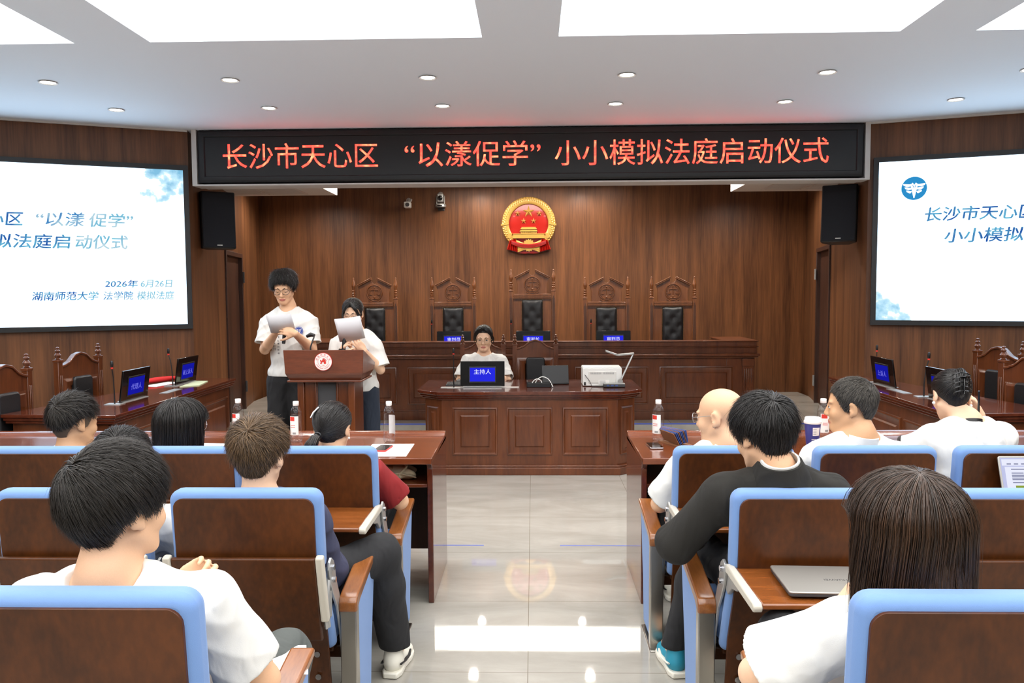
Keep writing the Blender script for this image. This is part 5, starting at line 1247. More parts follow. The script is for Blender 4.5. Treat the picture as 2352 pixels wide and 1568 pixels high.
def hairline(u, kind):
    """signed height above the hairline (metres) for scalp directions"""
    phi = np.degrees(np.abs(np.arctan2(u[:,0], u[:,1]))); z = skull_pts(u/np.maximum(np.linalg.norm(u, axis=1), 1e-9)[:,None])[:,2]
    tab = {'short': ([0,30,50,62,72,84,95,110,140,180], [.076,.072,.060,.030,-.008,-.014,.028,.006,-.066,-.078]),
           'long':  ([0,30,50,62,72,84,95,110,140,180], [.080,.076,.064,.030,-.02,-.04,-.05,-.06,-.07,-.07]),
           'up':    ([0,30,50,62,72,84,95,110,140,180], [.080,.074,.056,.022,-.008,-.02,.0,-.015,-.055,-.068])}[kind]
    return z-np.interp(phi, *tab)
def hair(parent, c, R, s, mat, style, n=2600, L=.07, vol=.016, whorl=(.1,-.75,.65), wd=.0022, seed=1, swirl=.35, fringe=0., end=-.25, tie=(0,-.115,.01), nape=1.0, rough=.15, wide=1.0, top=1.0, spread=1.0, back=.0, root='hair_root', fade=None, over=.010):
    rg = np.random.default_rng(seed); kind = {'short':'short','long':'long','pony':'up','bun':'up'}[style]
    # base shell: covers the scalp under the strands
    A, B = 160, 96; th = np.linspace(0, 2*np.pi, A, endpoint=False); la = np.linspace(-1.12, 1.5608, B)
    U = np.stack([np.cos(la)[:,None]*np.sin(th)[None], np.cos(la)[:,None]*np.cos(th)[None], np.repeat(np.sin(la)[:,None], A, 1)], -1).reshape(-1, 3)
    hh = hairline(U, kind)-(fade or 0)*(np.clip((.5-U[:,2])/.45, 0, 1) if fade else 0)
    def volume(u, h):
        zf = np.clip((u[:,2]+.35)/1.0, 0, 1); return vol*np.clip(h/.05, 0.08, 1)**.7*(.45+.55*zf*top+.25*(nape-1)*(u[:,2] < 0))
    vs = skull_pts(U)+U*(volume(U, hh)*.5+.0015)[:,None]
    q = np.arange(A*(B-1)).reshape(B-1, A); f = np.stack([q, np.roll(q, -1, 1), np.roll(q, -1, 1)+A, q+A], -1).reshape(-1, 4)
    q_all = f; f = f[(hh[f] > -.004).all(1)]
    used = np.unique(f); rm = np.full(len(vs), -1); rm[used] = np.arange(len(used)); capv, capf = vs[used], rm[f]
    # strands
    U0 = rg.normal(size=(n*4, 3)); U0 /= np.linalg.norm(U0, axis=1)[:,None]
    if style in ('short', 'long'): U0[::7] = U0[::7]*.45+unit(whorl)[None]; U0 /= np.linalg.norm(U0, axis=1)[:,None]
    h0 = hairline(U0, kind)-(fade or 0)*(np.clip((.5-U0[:,2])/.45, 0, 1) if fade else 0); keep = h0 > .0; U0 = U0[keep][:n]; h0 = h0[keep][:n]; N = len(U0)
    P = skull_pts(U0)+U0*.001; steps = 9 if style != 'long' else 15
    wv = unit(whorl); Ls = L*(.6+.55*rg.random(N))
    if style == 'short': Ls *= np.clip(.35+h0/.07, .35, 1)
    tie0 = None; P = skull_pts(U0)+U0*(volume(U0, np.maximum(h0, .002))*.55+.001)[:,None]; path = [P.copy()]; jit = rg.normal(size=(N, 3))*rough; loose = .75+.4*rg.random(N)
    tied = np.zeros(N, bool); tiev = np.array(tie)
    for i in range(1, steps):
        t = i/(steps-1); u = to_u(P); un = u/np.maximum(np.linalg.norm(u, axis=1), 1e-9)[:,None]
        if style in ('short', 'long'):
            fl = un-wv[None]; fl -= un*(fl*un).sum(1)[:,None]; ln = np.linalg.norm(fl, axis=1)[:,None]; fl /= np.maximum(ln, 1e-6)
            fl += swirl*np.cross(un, fl)*np.clip(1.2-ln, 0, 1)
            g = np.array([0,0,-1.])-un*(-un[:,2])[:,None]; fl += g*(.55 if style == 'short' else 1.6)*np.clip(.9-un[:,2], .05, 1)[:,None]
            if fringe: fl += np.array([0,fringe,-.3*fringe])*np.clip(un[:,1], 0, 1)[:,None]
        else:
            fl = tiev[None]-P; dist = np.linalg.norm(fl, axis=1)[:,None]; fl /= np.maximum(dist, 1e-6)
        fl = fl+jit*(.5+t); fl /= np.maximum(np.linalg.norm(fl, axis=1), 1e-6)[:,None]
        if style == 'short':
            ph = np.abs(np.arctan2(un[:,0], un[:,1])); lim = np.where(ph < .95, -.012-.05*fringe, -over)
            st = (Ls/(steps-1)*(hairline(un, kind) > lim))[:,None]
        elif style == 'long': st = np.maximum((skull_pts(un)[:,2]-end)/(steps-1), .012)[:,None]*(.9+.2*loose[:,None]) if i < 6 else np.full((N,1), 0.)
        else: st = dist/(steps-i)
        if style == 'long':
            tot = (P0z if i > 1 else P[:,2])-end
            if i == 1: P0z = P[:,2].copy(); tot = P0z-end
            st = (np.maximum(tot, .05)*(1.25+.0*loose)/(steps-1))[:,None]*(.93+.12*loose[:,None])
            below = P[:,2] < .02
            fl[below] = np.stack([jit[below,0]*.25+.10*(spread-1)*np.sign(P[below,0]), -.06+jit[below,1]*.25-back, -np.ones(below.sum())], 1); fl /= np.linalg.norm(fl, axis=1)[:,None]
        P = P+fl*st
        # keep outside the skull at the height the style stands off
        u = to_u(P); ln = np.linalg.norm(u, axis=1); un = u/np.maximum(ln, 1e-9)[:,None]
        base = skull_pts(un); lift = volume(un, np.maximum(hairline(un, kind), h0*.3))*loose*(min(1, .6+.9*t) if style == 'short' else .75+.25*min(1, 2*t))
        need = base+un*lift[:,None]
        if style == 'long':
            inside = (ln < np.linalg.norm(to_u(need), axis=1)) & (P[:,2] > .035)
            P[inside] = need[inside]
            lowm = P[:,2] <= .035; rx, ry = .0795+vol*loose*.64, .0985+vol*loose*.64
            e = np.sqrt((P[:,0]/rx)**2+((P[:,1]+.012)/ry)**2); sc_ = np.where(lowm & (e < 1), 1/np.maximum(e, .05), 1)
            P[:,0] *= sc_; P[:,1] = (P[:,1]+.012)*sc_-.012
            fr = lowm & (P[:,1] > .03); P[fr, 1] = .03-.2*(P[fr, 1]-.03)
        else:
            mv = ln < np.linalg.norm(to_u(need), axis=1) if style == 'short' else (np.linalg.norm(P-tiev, axis=1) > .03)
            P[mv] = need[mv] if style == 'short' else np.where((ln < np.linalg.norm(to_u(need), axis=1))[mv,None], need[mv], P[mv])
        path.append(P.copy())
    path = np.stack(path, 1)                     # N, steps, 3
    K = path.shape[1]; T = np.gradient(path, axis=1); T /= np.maximum(np.linalg.norm(T, axis=2), 1e-9)[...,None]
    out = path-np.array([0,-.012,.02]); out -= T*(out*T).sum(2)[...,None]; out /= np.maximum(np.linalg.norm(out, axis=2), 1e-9)[...,None]; side = np.cross(T, out)
    w_ = wd*(.6+.8*rg.random(N))[:,None]*np.array([1-.85*(i/(K-1))**2 for i in range(K)])[None]
    tri = np.stack([path+side*w_[...,None], path+out*(w_*.55)[...,None], path-side*w_[...,None]], 2).reshape(-1, 3)
    b0 = (np.arange(N)*K*3)[:,None,None]+(np.arange(K-1)*3)[None,:,None]+np.arange(3)[None,None]; b1 = (np.arange(N)*K*3)[:,None,None]+(np.arange(K-1)*3)[None,:,None]+((np.arange(3)+1) % 3)[None,None]
    sf = np.stack([b0, b1, b1+3, b0+3], -1).reshape(-1, 4)
    v = np.concatenate([capv, tri]); v[:,0] *= wide; v = c+s*(v @ R.T); f = np.concatenate([capf, sf+len(capv)])
    o = np_mesh('hair', v, f, [mat, root], parent, np.concatenate([np.ones(len(capf)), np.zeros(len(sf))]))
    if fade:
        h2 = hairline(U, kind); f2 = q_all[(h2[q_all] > -.004).all(1) & (hh[q_all] < .012).any(1)]; us = np.unique(f2); rm = np.full(len(U), -1); rm[us] = np.arange(len(us))
        v2 = skull_pts(U)+U*.0045; np_mesh('faded_sides', c+s*(v2[us] @ R.T), rm[f2], 'hair_fade', o)
    return o
def bundle(parent, name, c, R, s, mat, pts, rad, n=220, wd=.0025, seed=2):
    """a gathered bunch of hair along a path, head coordinates"""
    rg = np.random.default_rng(seed); pts = np.array(pts, float); K = len(pts); off = rg.normal(size=(n, 2)); off /= np.maximum(np.linalg.norm(off, axis=1), 1)[:,None]
    T = np.gradient(pts, axis=0); T /= np.linalg.norm(T, axis=1)[:,None]; ref = np.array([1.,0,0]); S_ = ref-T*(T@ref)[:,None]; S_ /= np.linalg.norm(S_, axis=1)[:,None]; O = np.cross(T, S_)
    rad = np.array(rad)[None,:,None]; path = pts[None]+rad*(off[:,0][:,None,None]*S_[None]+off[:,1][:,None,None]*O[None])+rg.normal(size=(n, K, 3))*.0012
    w_ = wd*(.6+.8*rg.random(n))[:,None]*np.ones(K); w_[:,-1] *= .2
    tri = np.stack([path+S_[None]*w_[...,None], path+O[None]*w_[...,None], path-S_[None]*w_[...,None]*.7-O[None]*w_[...,None]*.5], 2).reshape(-1, 3)
    b0 = (np.arange(n)*K*3)[:,None,None]+(np.arange(K-1)*3)[None,:,None]+np.arange(3)[None,None]; b1 = (np.arange(n)*K*3)[:,None,None]+(np.arange(K-1)*3)[None,:,None]+((np.arange(3)+1) % 3)[None,None]
    f = np.stack([b0, b1, b1+3, b0+3], -1).reshape(-1, 4); return np_mesh(name, c+s*(tri @ R.T), f, mat, parent)
def glasses(parent, c, R, s, mat, w=.030, h=.021, wide=1.0, r=.0012, zc=.004, rim=True):
    M = Matrix.Translation(Vector(c)) @ Matrix(R.tolist()).to_4x4() @ Matrix.Diagonal((s*wide, s, s, 1)); b = MB(); b.M = M
    for q in (-1, 1):
        if rim: b.tube([(q*.033+w*math.cos(a*math.pi/12), .104-.010*abs(math.cos(a*math.pi/12)), zc+h*math.sin(a*math.pi/12)) for a in range(25)], r, 6)
        b.tube([(q*(.033+w), .094, zc+.006), (q*.0755, .075, zc+.006), (q*.081, -.005, zc+.010), (q*.082, -.028, zc-.008)], r, 6)
    b.tube([(-.005,.107,zc+.002),(0,.110,zc+.005),(.005,.107,zc+.002)], r, 6); g = b.build('glasses', mat, parent)
    for q in (-1, 1):
        b = MB(); b.M = M; b.prism([(q*.033+w*math.cos(a*math.pi/10), zc+h*math.sin(a*math.pi/10)) for a in range(20)], .099, .1, 'y'); b.build('lens', 'lens', g)
    return g
def face_parts(parent, c, R, s, wide=1.0, closed=False, brow='brow'):
    M = Matrix.Translation(Vector(c)) @ Matrix(R.tolist()).to_4x4() @ Matrix.Diagonal((s*wide, s, s, 1))
    for q in (-1, 1):
        b = MB(); b.M = M
        b.tube([(q*(.014+.034*i/6), .0895-.018*(i/6)**2, .0235+.006*math.sin(math.pi*i/6*.8)) for i in range(7)], [.0012,.0024,.0028,.0027,.0024,.0018,.0008], 6); b.build('eyebrow', brow, parent)
        if closed:
            b = MB(); b.M = M; b.tube([(q*(.018+.027*i/6), .0855-.008*abs(i/6-.35), -.0005-.004*math.sin(math.pi*i/6)) for i in range(7)], [.0008,.0014,.0016,.0016,.0015,.0013,.0006], 6); b.build('eyelashes', 'iris', parent)
        else:
            b = MB(); b.M = M; b.ball((q*.031,.0775,.0035), 1, 16, (.0135,.0105,.0062)); e = b.build('eye', 'eye_white', parent)
            b = MB(); b.M = M; b.ball((q*.0305,.0845,.0035), 1, 12, (.0058,.0045,.0058)); b.build('iris', 'iris', e)
            b = MB(); b.M = M; b.tube([(q*(.0175+.028*i/6), .0875-.007*abs(i/6-.35), .005+.0045*math.sin(math.pi*i/6)) for i in range(7)], [.0008,.0014,.0016,.0016,.0015,.0013,.0006], 6); b.build('eyelashes', 'iris', parent)
def person(label, base, sp):
    """sp: all joints in world metres"""
    t = thing('person', label, 'person', base); off = -np.array(base, float); A = lambda p: np.array(p, float)+off
    h = sp.get('res', .006); head, R, s = A(sp['head']), rotm(*sp['look']), sp.get('hs', 1.0)
    neck, pel = A(sp['neck']), A(sp['pelvis']); fwd = unit(np.array([*sp['fwd'], 0.])); right = np.array([fwd[1], -fwd[0], 0.])
    spine = unit(neck-pel); Fd = unit(fwd-spine*(fwd@spine)); Rt = np.cross(Fd, spine); TM = np.stack([Rt, Fd, spine], 1)
    L = np.linalg.norm(neck-pel); bw = sp.get('bw', 1.0); bd = sp.get('bd', 1.0)
    sh = {q: A(sp['sh'][i]) for i, q in enumerate((-1, 1))}
    el = {q: A(sp['el'][i]) for i, q in enumerate((-1, 1))}; wr = {q: A(sp['wr'][i]) for i, q in enumerate((-1, 1))}
    at = lambda f, dy=0, dx=0: pel+spine*L*f+Fd*dy+Rt*dx
    female = sp.get('female', False)
    def torso(F, o, k, low=True):
        cy = .0
        F.ell(at(.78, .0), (.148*bw+o, .098*bd+o, .15), TM, k); F.ell(at(.55, .005), (.142*bw+o, .105*bd+o, .17), TM, k); F.ell(at(.30, .01), (.138*bw+o, .105*bd+o, .15), TM, k)
        if low: F.ell(at(.05, -.0), (.160*bw+o, .115*bd+o, .12), TM, k)
        if female: 
            for q in (-1, 1): F.ell(at(.66, .075, q*.06), (.055, .045, .06), TM, k)
        for q in (-1, 1):
            F.cone(at(.97,-.01,q*.035), sh[q]-Rt*q*.012, .040*bw+o, .050*bw+o, k); F.cone(at(.72,-.03,q*.06), sh[q]-spine*.03, .06*bw+o, .052*bw+o, k)
    legs = sp.get('legs')
    def legf(F, o, k, foot=True):
        for i, q in enumerate((-1, 1)):
            hp, kn, an = [A(p) for p in legs[i]]; F.cone(hp, kn, .082+o, .056+o, k); F.cone(kn, kn+(an-kn)*.35, .055+o, .054+o, k); F.cone(kn+(an-kn)*.35, an, .054+o, .036+o*1.6, k)
    def bounds(extra=()):
        P = [head+s*.17, head-s*.17, neck, pel, *sh.values(), *el.values(), *wr.values()]+[A(p) for i in (0, 1) for p in (legs[i] if legs else ())]+list(extra)
        P = np.array(P); return P.min(0)-.24, P.max(0)+.24
    lo, hi = bounds()
    # ---- body
    F = Field(lo, hi, h); add_head(F, head, R, s, sp.get('wide', 1.0), True)
    hb = head+s*(R @ np.array([0,-.022,-.055])); nr = sp.get('nr', .054)*s
    F.cone(hb, neck+spine*.005+Fd*.0, nr, nr*1.08, .025); F.cone(neck+spine*.03, neck-spine*.05, nr*1.05, nr*1.5, .03)
    torso(F, -.012, .03)
    ar = sp.get('ar', 1.0)
    for q in (-1, 1):
        F.cone(sh[q], el[q], .046*ar, .040*ar, .02); m = el[q]+(wr[q]-el[q])*.3; F.cone(el[q], m, .039*ar, .040*ar, .015); F.cone(m, wr[q], .040*ar, .026*ar, .015)
        hd = sp.get('hand', {}).get(q)
        if hd: add_hand(F, wr[q], **hd)
        else:
            d = unit(wr[q]-el[q]); add_hand(F, wr[q], d, np.cross(d, spine)*q+.3*spine*0 if abs(d@spine) < .9 else Rt*-q, 1, (.35,.5,.4))
    if legs:
        legf(F, -.01, .03)
        for i, q in enumerate((-1, 1)):
            an = A(legs[i][2]); tf = unit(np.array([*sp.get('toe', (sp['fwd'], sp['fwd']))[i], 0.])); F.cone(an-[0,0,.03], an+tf*.13-[0,0,.045], .03, .026, .02)
    v, f = F.mesh(); v = relax(v, f, 1)
    loc = ((v[f].mean(1)-head) @ R)/s; mi = ((np.abs(loc[:,0]) < .024) & (np.abs(loc[:,2]+.0645) < .0105*(1-(loc[:,0]/.030)**2)) & (loc[:,1] > .082)).astype(int)
    np_mesh('body', v, f, [sp.get('skin', 'skin'), 'lips'], t, mi)
    # ---- top
    k = .03; o = sp.get('top_o', .012)
    F = Field(lo, hi, h); torso(F, o, .04, True)
    hem = sp.get('hem')
    sl = sp.get('sleeve', .72)
    for q in (-1, 1):
        d = el[q]-sh[q]; r0, r1 = .052*ar+o, sp.get('cuff', .062)*ar+o
        if sl <= 1:
            e = sh[q]+d*sl; F.flatcone(sh[q]-unit(d)*.01, e, r0, r1, .03)
        else:
            F.cone(sh[q], el[q], r0-.004, .052*ar+o, .03); F.cone(el[q], el[q]+(wr[q]-el[q])*.92, .052*ar+o, .040*ar+o, .02)
    F.wrinkle(sp.get('wr_amp', .009), sp.get('wr_f', 26), sp.get('seed', 1))
    for q in (-1, 1):
        if sl <= 1:
            d = unit(el[q]-sh[q]); e = sh[q]+(el[q]-sh[q])*sl; F.flatcone(e-d*.03, e+d*.05, sp.get('cuff', .062)*ar+o-.015, sp.get('cuff', .062)*ar+o-.012, .004, 's')
    if hem is not None: F.half(at(hem), -spine)
    # neckline
    nl = sp.get('collar', 'crew')
    if nl != 'suit':
        F.flatcone(neck+spine*(.012 if nl == 'crew' else .02)-Fd*.01-spine*.0, neck+spine*.2, nr*1.22+.004, nr*1.6+.05, .006, 's'); F.cone(neck+spine*.02+Fd*.02, neck+spine*.1+Fd*.05, nr*1.12, nr*1.2, .006, 's')
    else: F.flatcone(neck+spine*.012, neck+spine*.2, nr*1.3, nr*1.8, .004, 's')
    v, f = F.mesh(); v = relax(v, f, 1); top = np_mesh(sp.get('top_name', 'tshirt'), v, f, sp.get('top', 'tshirt_white'), t)
    def ring(name, mat, z0, z1, r0, r1, back=-.012, tilt=.25, thick=.008, par=None, front_gap=0):
        """collar band round the neck"""
        b = MB(); n = 36; vs = []; fs = []; ax = unit(spine*1.0+Fd*.0)
        for i in range(n+1):
            a = math.pi/2+front_gap+(2*math.pi-2*front_gap)*i/n
            for z_, r in ((z0, r0), (z1, r1), (z1, r1-thick), (z0, r0-thick)):
                p = neck+spine*(z_-tilt*r*math.sin(a))+Rt*r*math.cos(a)+Fd*(r*math.sin(a)+back); vs.append(p)
        for i in range(n):
            for j in range(4): fs.append((4*i+j, 4*i+4+j, 4*i+4+(j+1) % 4, 4*i+(j+1) % 4))
        b.add(vs, fs); return b.build(name, mat, par or t)
    if nl == 'crew': ring('neckband', sp.get('band', sp.get('top', 'tshirt_white')), -.004, .020, nr*1.30, nr*1.16, par=top)
    elif nl == 'shirt': ring('shirt_collar', sp.get('band', 'tshirt_white'), -.018, .032, nr*1.42, nr*1.20, tilt=.15, thick=.01, par=top)
    elif nl == 'suit':
        sc_ = ring('shirt_collar', 'tshirt_white', .0, .088, nr*1.40, nr*1.15, tilt=.16, thick=.007)
        ring('jacket_collar', 'suit_cloth', -.005, .078, nr*2.0, nr*1.32, tilt=.22, thick=.014, par=top)
    # ---- legs
    if legs:
        F = Field(lo, hi, max(h, .007)); F.ell(at(.02), (.158*bw+.01, .115*bd+.01, .12), TM, .03); legf(F, sp.get('leg_o', .014), .04); F.wrinkle(.006, 22, 5)
        if hem is not None: F.half(at(hem+.12), spine)
        for i in (0, 1): F.half(A(legs[i][2])+np.array([0,0,.0]), (0,0,-1)) if sp.get('cut', True) else None
        v, f = F.mesh(); v = relax(v, f, 1); np_mesh('trousers', v, f, sp.get('trousers', 'black_trousers'), t)
        for i, q in enumerate((-1, 1)):
            an = A(legs[i][2]); tf = unit(np.array([*sp.get('toe', (sp['fwd'], sp['fwd']))[i], 0.])); z0 = -base[2]+sp.get('floor', 0.); g = np.array([an[0], an[1], z0])
            shoe(t, g, tf, sp.get('shoe', ('shoe_white', 'shoe_white', 'rubber_black')), an[2]-z0)
    return dict(t=t, head=head, R=R, s=s, A=A, at=at, Fd=Fd, Rt=Rt, spine=spine, top=top, neck=neck)
def shoe(parent, g, d, mats, ah):
    r = np.array([d[1], -d[0], 0.]); M = np.stack([r, d, [0,0,1.]], 1); P = lambda x, y, z: g+M @ np.array([x, y, z])
    F = Field(g-[.22,.22,.02], g+[.22,.22,.2], .004)
    F.ell(P(0,-.02,.055), (.040,.055,.05), M, .02); F.ell(P(0,.06,.045), (.043,.085,.036), M, .02); F.ell(P(0,.13,.038), (.045,.06,.028), M, .02); F.cone(P(0,-.025,.06), P(0,-.02,.105), .040, .040, .02); F.half(g+[0,0,.02], (0,0,-1)); F.flatcone(P(0,-.02,.09), P(0,-.02,.16), .03, .03, .004, 's')
    v, f = F.mesh(); u = np_mesh('shoe', relax(v, f), f, mats[0], parent)
    b = MB(); out = [(.03,-.085),(.044,-.05),(.042,.03),(.051,.10),(.048,.15),(.032,.185),(0,.198),(-.032,.185),(-.048,.15),(-.051,.10),(-.042,.03),(-.044,-.05),(-.03,-.085)]
    b.M = Matrix(((r[0],d[0],0,g[0]),(r[1],d[1],0,g[1]),(0,0,1,g[2]),(0,0,0,1))); b.prism(out, .002, .028); b.build('sole', mats[1], u, bevel=.006)
    b = MB(); b.M = Matrix(((r[0],d[0],0,g[0]),(r[1],d[1],0,g[1]),(0,0,1,g[2]),(0,0,0,1)))
    for q in (-1, 1): b.tube([(q*.043,-.06,.06),(q*.045,.0,.05),(q*.046,.06,.045),(q*.044,.10,.055)], [.006,.009,.009,.004], 8, .5)
    b.build('side_stripe', mats[2], u)
    b = MB(); b.M = Matrix(((r[0],d[0],0,g[0]),(r[1],d[1],0,g[1]),(0,0,1,g[2]),(0,0,0,1)))
    for i in range(4): b.tube([(-.022,.045+.02*i,.078-.008*i),(0,.05+.02*i,.084-.008*i),(.022,.045+.02*i,.078-.008*i)], .003, 6)
    b.build('laces', 'label_white', u)
# ------------------------------------------------------------------ the people
def seated(label, head, look, hs, neck, pel, sh, el, wr, legs=None, mv=(0, 0), **k):
    sf = lambda p: (p[0]+mv[0], p[1]+.04, p[2]+mv[1])
    pel = (pel[0], pel[1], pel[2]-mv[1])
    head, neck, pel = sf(head), sf(neck), sf(pel); sh, el, wr = [[sf(p) for p in v] for v in (sh, el, wr)]
    X, Y = pel[0], pel[1]; z0 = k.get('floor', 0.)
    if legs is None:
        legs = [((X-.09, Y+.02, .53+z0), (X-.12, Y+.42, .54+z0), (X-.12, Y+.44, .10+z0)), ((X+.09, Y+.02, .53+z0), (X+.12, Y+.42, .54+z0), (X+.12, Y+.44, .10+z0))]
    sp = dict(head=head, look=look, hs=hs, neck=neck, pelvis=pel, fwd=(0, 1), sh=sh, el=el, wr=wr, legs=legs); sp.update(k)
    return person(label, (X, Y, z0), sp)
def mirror_arms(n, w, dz, elz, ely, wy, wz, wx=.12, ew=.06):
    x, y, z = n
    return dict(sh=[(x-w, y+.01, z-dz), (x+w, y+.01, z-dz)], el=[(x-w-ew, y+ely, elz), (x+w+ew, y+ely, elz)], wr=[(x-wx, y+wy, wz), (x+wx, y+wy, wz)])
H = lambda p, *a, **k: hair(p['t'], p['head'], p['R'], p['s'], *a, **k)
# front row, left block
p = seated('seated man with undercut dark hair and light shirt, leftmost in the front row', (-2.135,3.66,1.085), (-28,6,0), 1.0, (-2.15,3.63,.915), (-2.16,3.79,.55), **mirror_arms((-2.15,3.63,.915),.19,.055,.64,.1,.27,.66), mv=(-.045,-.03), skin='skin_tan', seed=3, band='black_plastic', top='tshirt_white')
H(p, 'hair_dark', 'short', n=4000, L=.085, vol=.026, whorl=(.1,-.85,.5), fringe=.4, nape=.3, seed=3, top=1.15, fade=.07, wd=.0016); 
p = seated('seated woman with long straight black hair and glasses in the front row, left block', (-1.62,3.64,1.06), (-22,8,0), 1.0, (-1.62,3.61,.895), (-1.6,3.79,.55), **mirror_arms((-1.62,3.61,.895),.17,.05,.64,.1,.27,.66), mv=(-.04,-.015), female=True, seed=4)
H(p, 'hair_black', 'long', n=5000, L=.3, vol=.017, end=-.22, whorl=(0,-.3,.95), rough=.05, seed=4, swirl=0, wd=.0014, back=-.2); glasses(p['t'], p['head'], p['R'], p['s'], 'chrome', .031, .025)
p = seated('seated woman in a red T-shirt with a low ponytail, front row at the aisle', (-.925,3.62,1.035), (-6,10,0), .98, (-.915,3.6,.875), (-.93,3.79,.55), [(-1.09,3.62,.82),(-.745,3.63,.825)], [(-1.17,3.72,.62),(-.635,3.73,.665)], [(-1.0,3.98,.72),(-.73,3.97,.68)], female=True, mv=(-.012,-.005), top='tshirt_red', sleeve=.86, cuff=.066, skin='skin', seed=5)
H(p, 'hair_black', 'pony', n=2600, vol=.015, tie=(-.025,-.118,-.03), rough=.03, seed=5, wd=.0018)
bundle(p['t'], 'ponytail', p['head'], p['R'], p['s'], 'hair_dark', [(-.025,-.11,-.03),(-.035,-.135,-.045),(-.05,-.14,-.075),(-.075,-.135,-.115),(-.09,-.13,-.16),(-.095,-.125,-.2)], [.012,.02,.026,.026,.02,.006], seed=5)
M = Matrix.Translation(Vector(p['head'])) @ Matrix(p['R'].tolist()).to_4x4()
b = MB(); b.M = M; b.tube([(-.04,-.085,.098),(-.06,-.095,.075),(-.072,-.098,.05)], [.008,.010,.007], 8, .4); b.build('hair_clip', 'label_white', p['t'])
b = MB(); b.M = M; b.tube([(-.025+.014*math.cos(a*math.pi/6),-.122-.012*math.sin(a*math.pi/6)*.4,-.032+.014*math.sin(a*math.pi/6)) for a in range(13)], .005, 6); b.build('hair_tie', 'black_plastic', p['t'])
for q in (-1, 1): b = MB(); b.M = M; b.ball((q*.084,-.012,-.04), .006, 10); b.build('earring', 'label_white', p['t'])
# front row, right block
p = seated('seated bald man in glasses and white shirt, elbow on the armrest, front row', (.865,3.65,1.095), (52,8,0), 1.11, (.905,3.62,.955), (.87,3.79,.55), [(.70,3.65,.87),(1.09,3.63,.87)], [(.60,3.72,.665),(1.19,3.74,.64)], [(.70,3.97,.68),(1.0,4.0,.72)], sleeve=.88, cuff=.075, skin='skin', seed=6, collar='shirt', nr=.062, bw=1.1, mv=(0,-.015))
glasses(p['t'], p['head'], p['R'], p['s'], 'grey_metal', .028, .02); face_parts(p['t'], p['head'], p['R'], p['s'])
p = seated('seated man with short greying hair looking left, white collared shirt, front row', (1.52,3.72,1.135), (64,4,0), 1.06, (1.55,3.68,.985), (1.5,3.79,.55), **mirror_arms((1.55,3.68,.965),.20,.06,.66,.1,.27,.66,.06), mv=(-.03,-.02), skin='skin_tan', collar='shirt', nr=.057, seed=7, bw=1.08)
H(p, 'hair_grey', 'short', n=9000, L=.034, vol=.013, seed=7, rough=.14, nape=.4, top=1.1, wd=.0012); face_parts(p['t'], p['head'], p['R'], p['s'])
p = seated('seated woman with a black hair claw and pen, white top with black trim', (2.06,3.92,1.165), (-8,22,4), .98, (2.10,3.83,1.045), (2.08,3.80,.55), [(1.945,3.84,.975),(2.265,3.85,.985)], [(1.77,4.0,.83),(2.37,4.08,.83)], [(1.95,4.25,.815),(2.265,4.04,1.055)], female=True, sleeve=.50, cuff=.060, nr=.047, band='black_plastic', mv=(0,-.03), skin='skin_fair', seed=8,
           hand={-1: dict(d=(.6,.7,-.05), n=(0,0,-1), thumb=1, curl=(.2,.3,.3)), 1: dict(d=(-.35,-.1,.92), n=(-.8,.3,-.2), thumb=-1, curl=((.5,.7,.5),(.6,.8,.5),(.5,.7,.4),(.3,.6,.4)))})
H(p, 'hair_black', 'bun', n=2600, vol=.016, tie=(-.0,-.125,.05), rough=.05, seed=8, wd=.0018)
bundle(p['t'], 'hair_twist', p['head'], p['R'], p['s'], 'hair_black', [(-.01,-.115,-.03),(.0,-.13,.0),(.006,-.135,.035),(.008,-.128,.065),(.004,-.112,.095),(.0,-.088,.112)], [.018,.026,.032,.032,.024,.008], n=320, seed=8)
M = Matrix.Translation(Vector(p['head'])) @ Matrix(p['R'].tolist()).to_4x4(); b = MB(); b.M = M
for i in range(5):
    z = .075-.022*i
    for q in (-1, 1): b.tube([(.004,-.166,z),(q*.016,-.171,z-.003),(q*.034,-.160,z-.008),(q*.040,-.140,z-.010)], [.0025,.0032,.003,.0015], 6)
b.tube([(.004,-.160,.095),(.004,-.170,.04),(.004,-.162,-.03)], .0045, 8); b.tube([(-.012,-.165,.055),(.004,-.182,.05),(.02,-.165,.055)], .005, 8); b.build('hair_claw', 'black_gloss', p['t'])
for q in (-1, 1): b = MB(); b.M = M; b.ball((q*.084,-.012,-.042), .008, 10); b.build('earring', 'label_white', p['t'])
A = lambda q: p['A']((q[0], q[1]+.04, q[2]-.03)); s0, e0 = A((1.945,3.84,.975)), A((1.77,4.0,.83)); s1, e1 = A((2.265,3.85,.985)), A((2.37,4.08,.83))
for s_, e_ in ((s0,e0),(s1,e1)):
    q = s_+(e_-s_)*.475; q2 = s_+(e_-s_)*.53; b = MB(); b.cyl(q, q2, .0745, .0740, 28); b.build('cuff_trim', 'black_plastic', p['top'])
b = MB(); b.tube([(2.235,4.03,1.0),(2.232,4.025,1.07),(2.228,4.02,1.155)], [.004,.0055,.005], 8); o = b.build('pen', 'black_gloss'); tag(o, 'black pen held by the woman with a hair claw', 'pen')
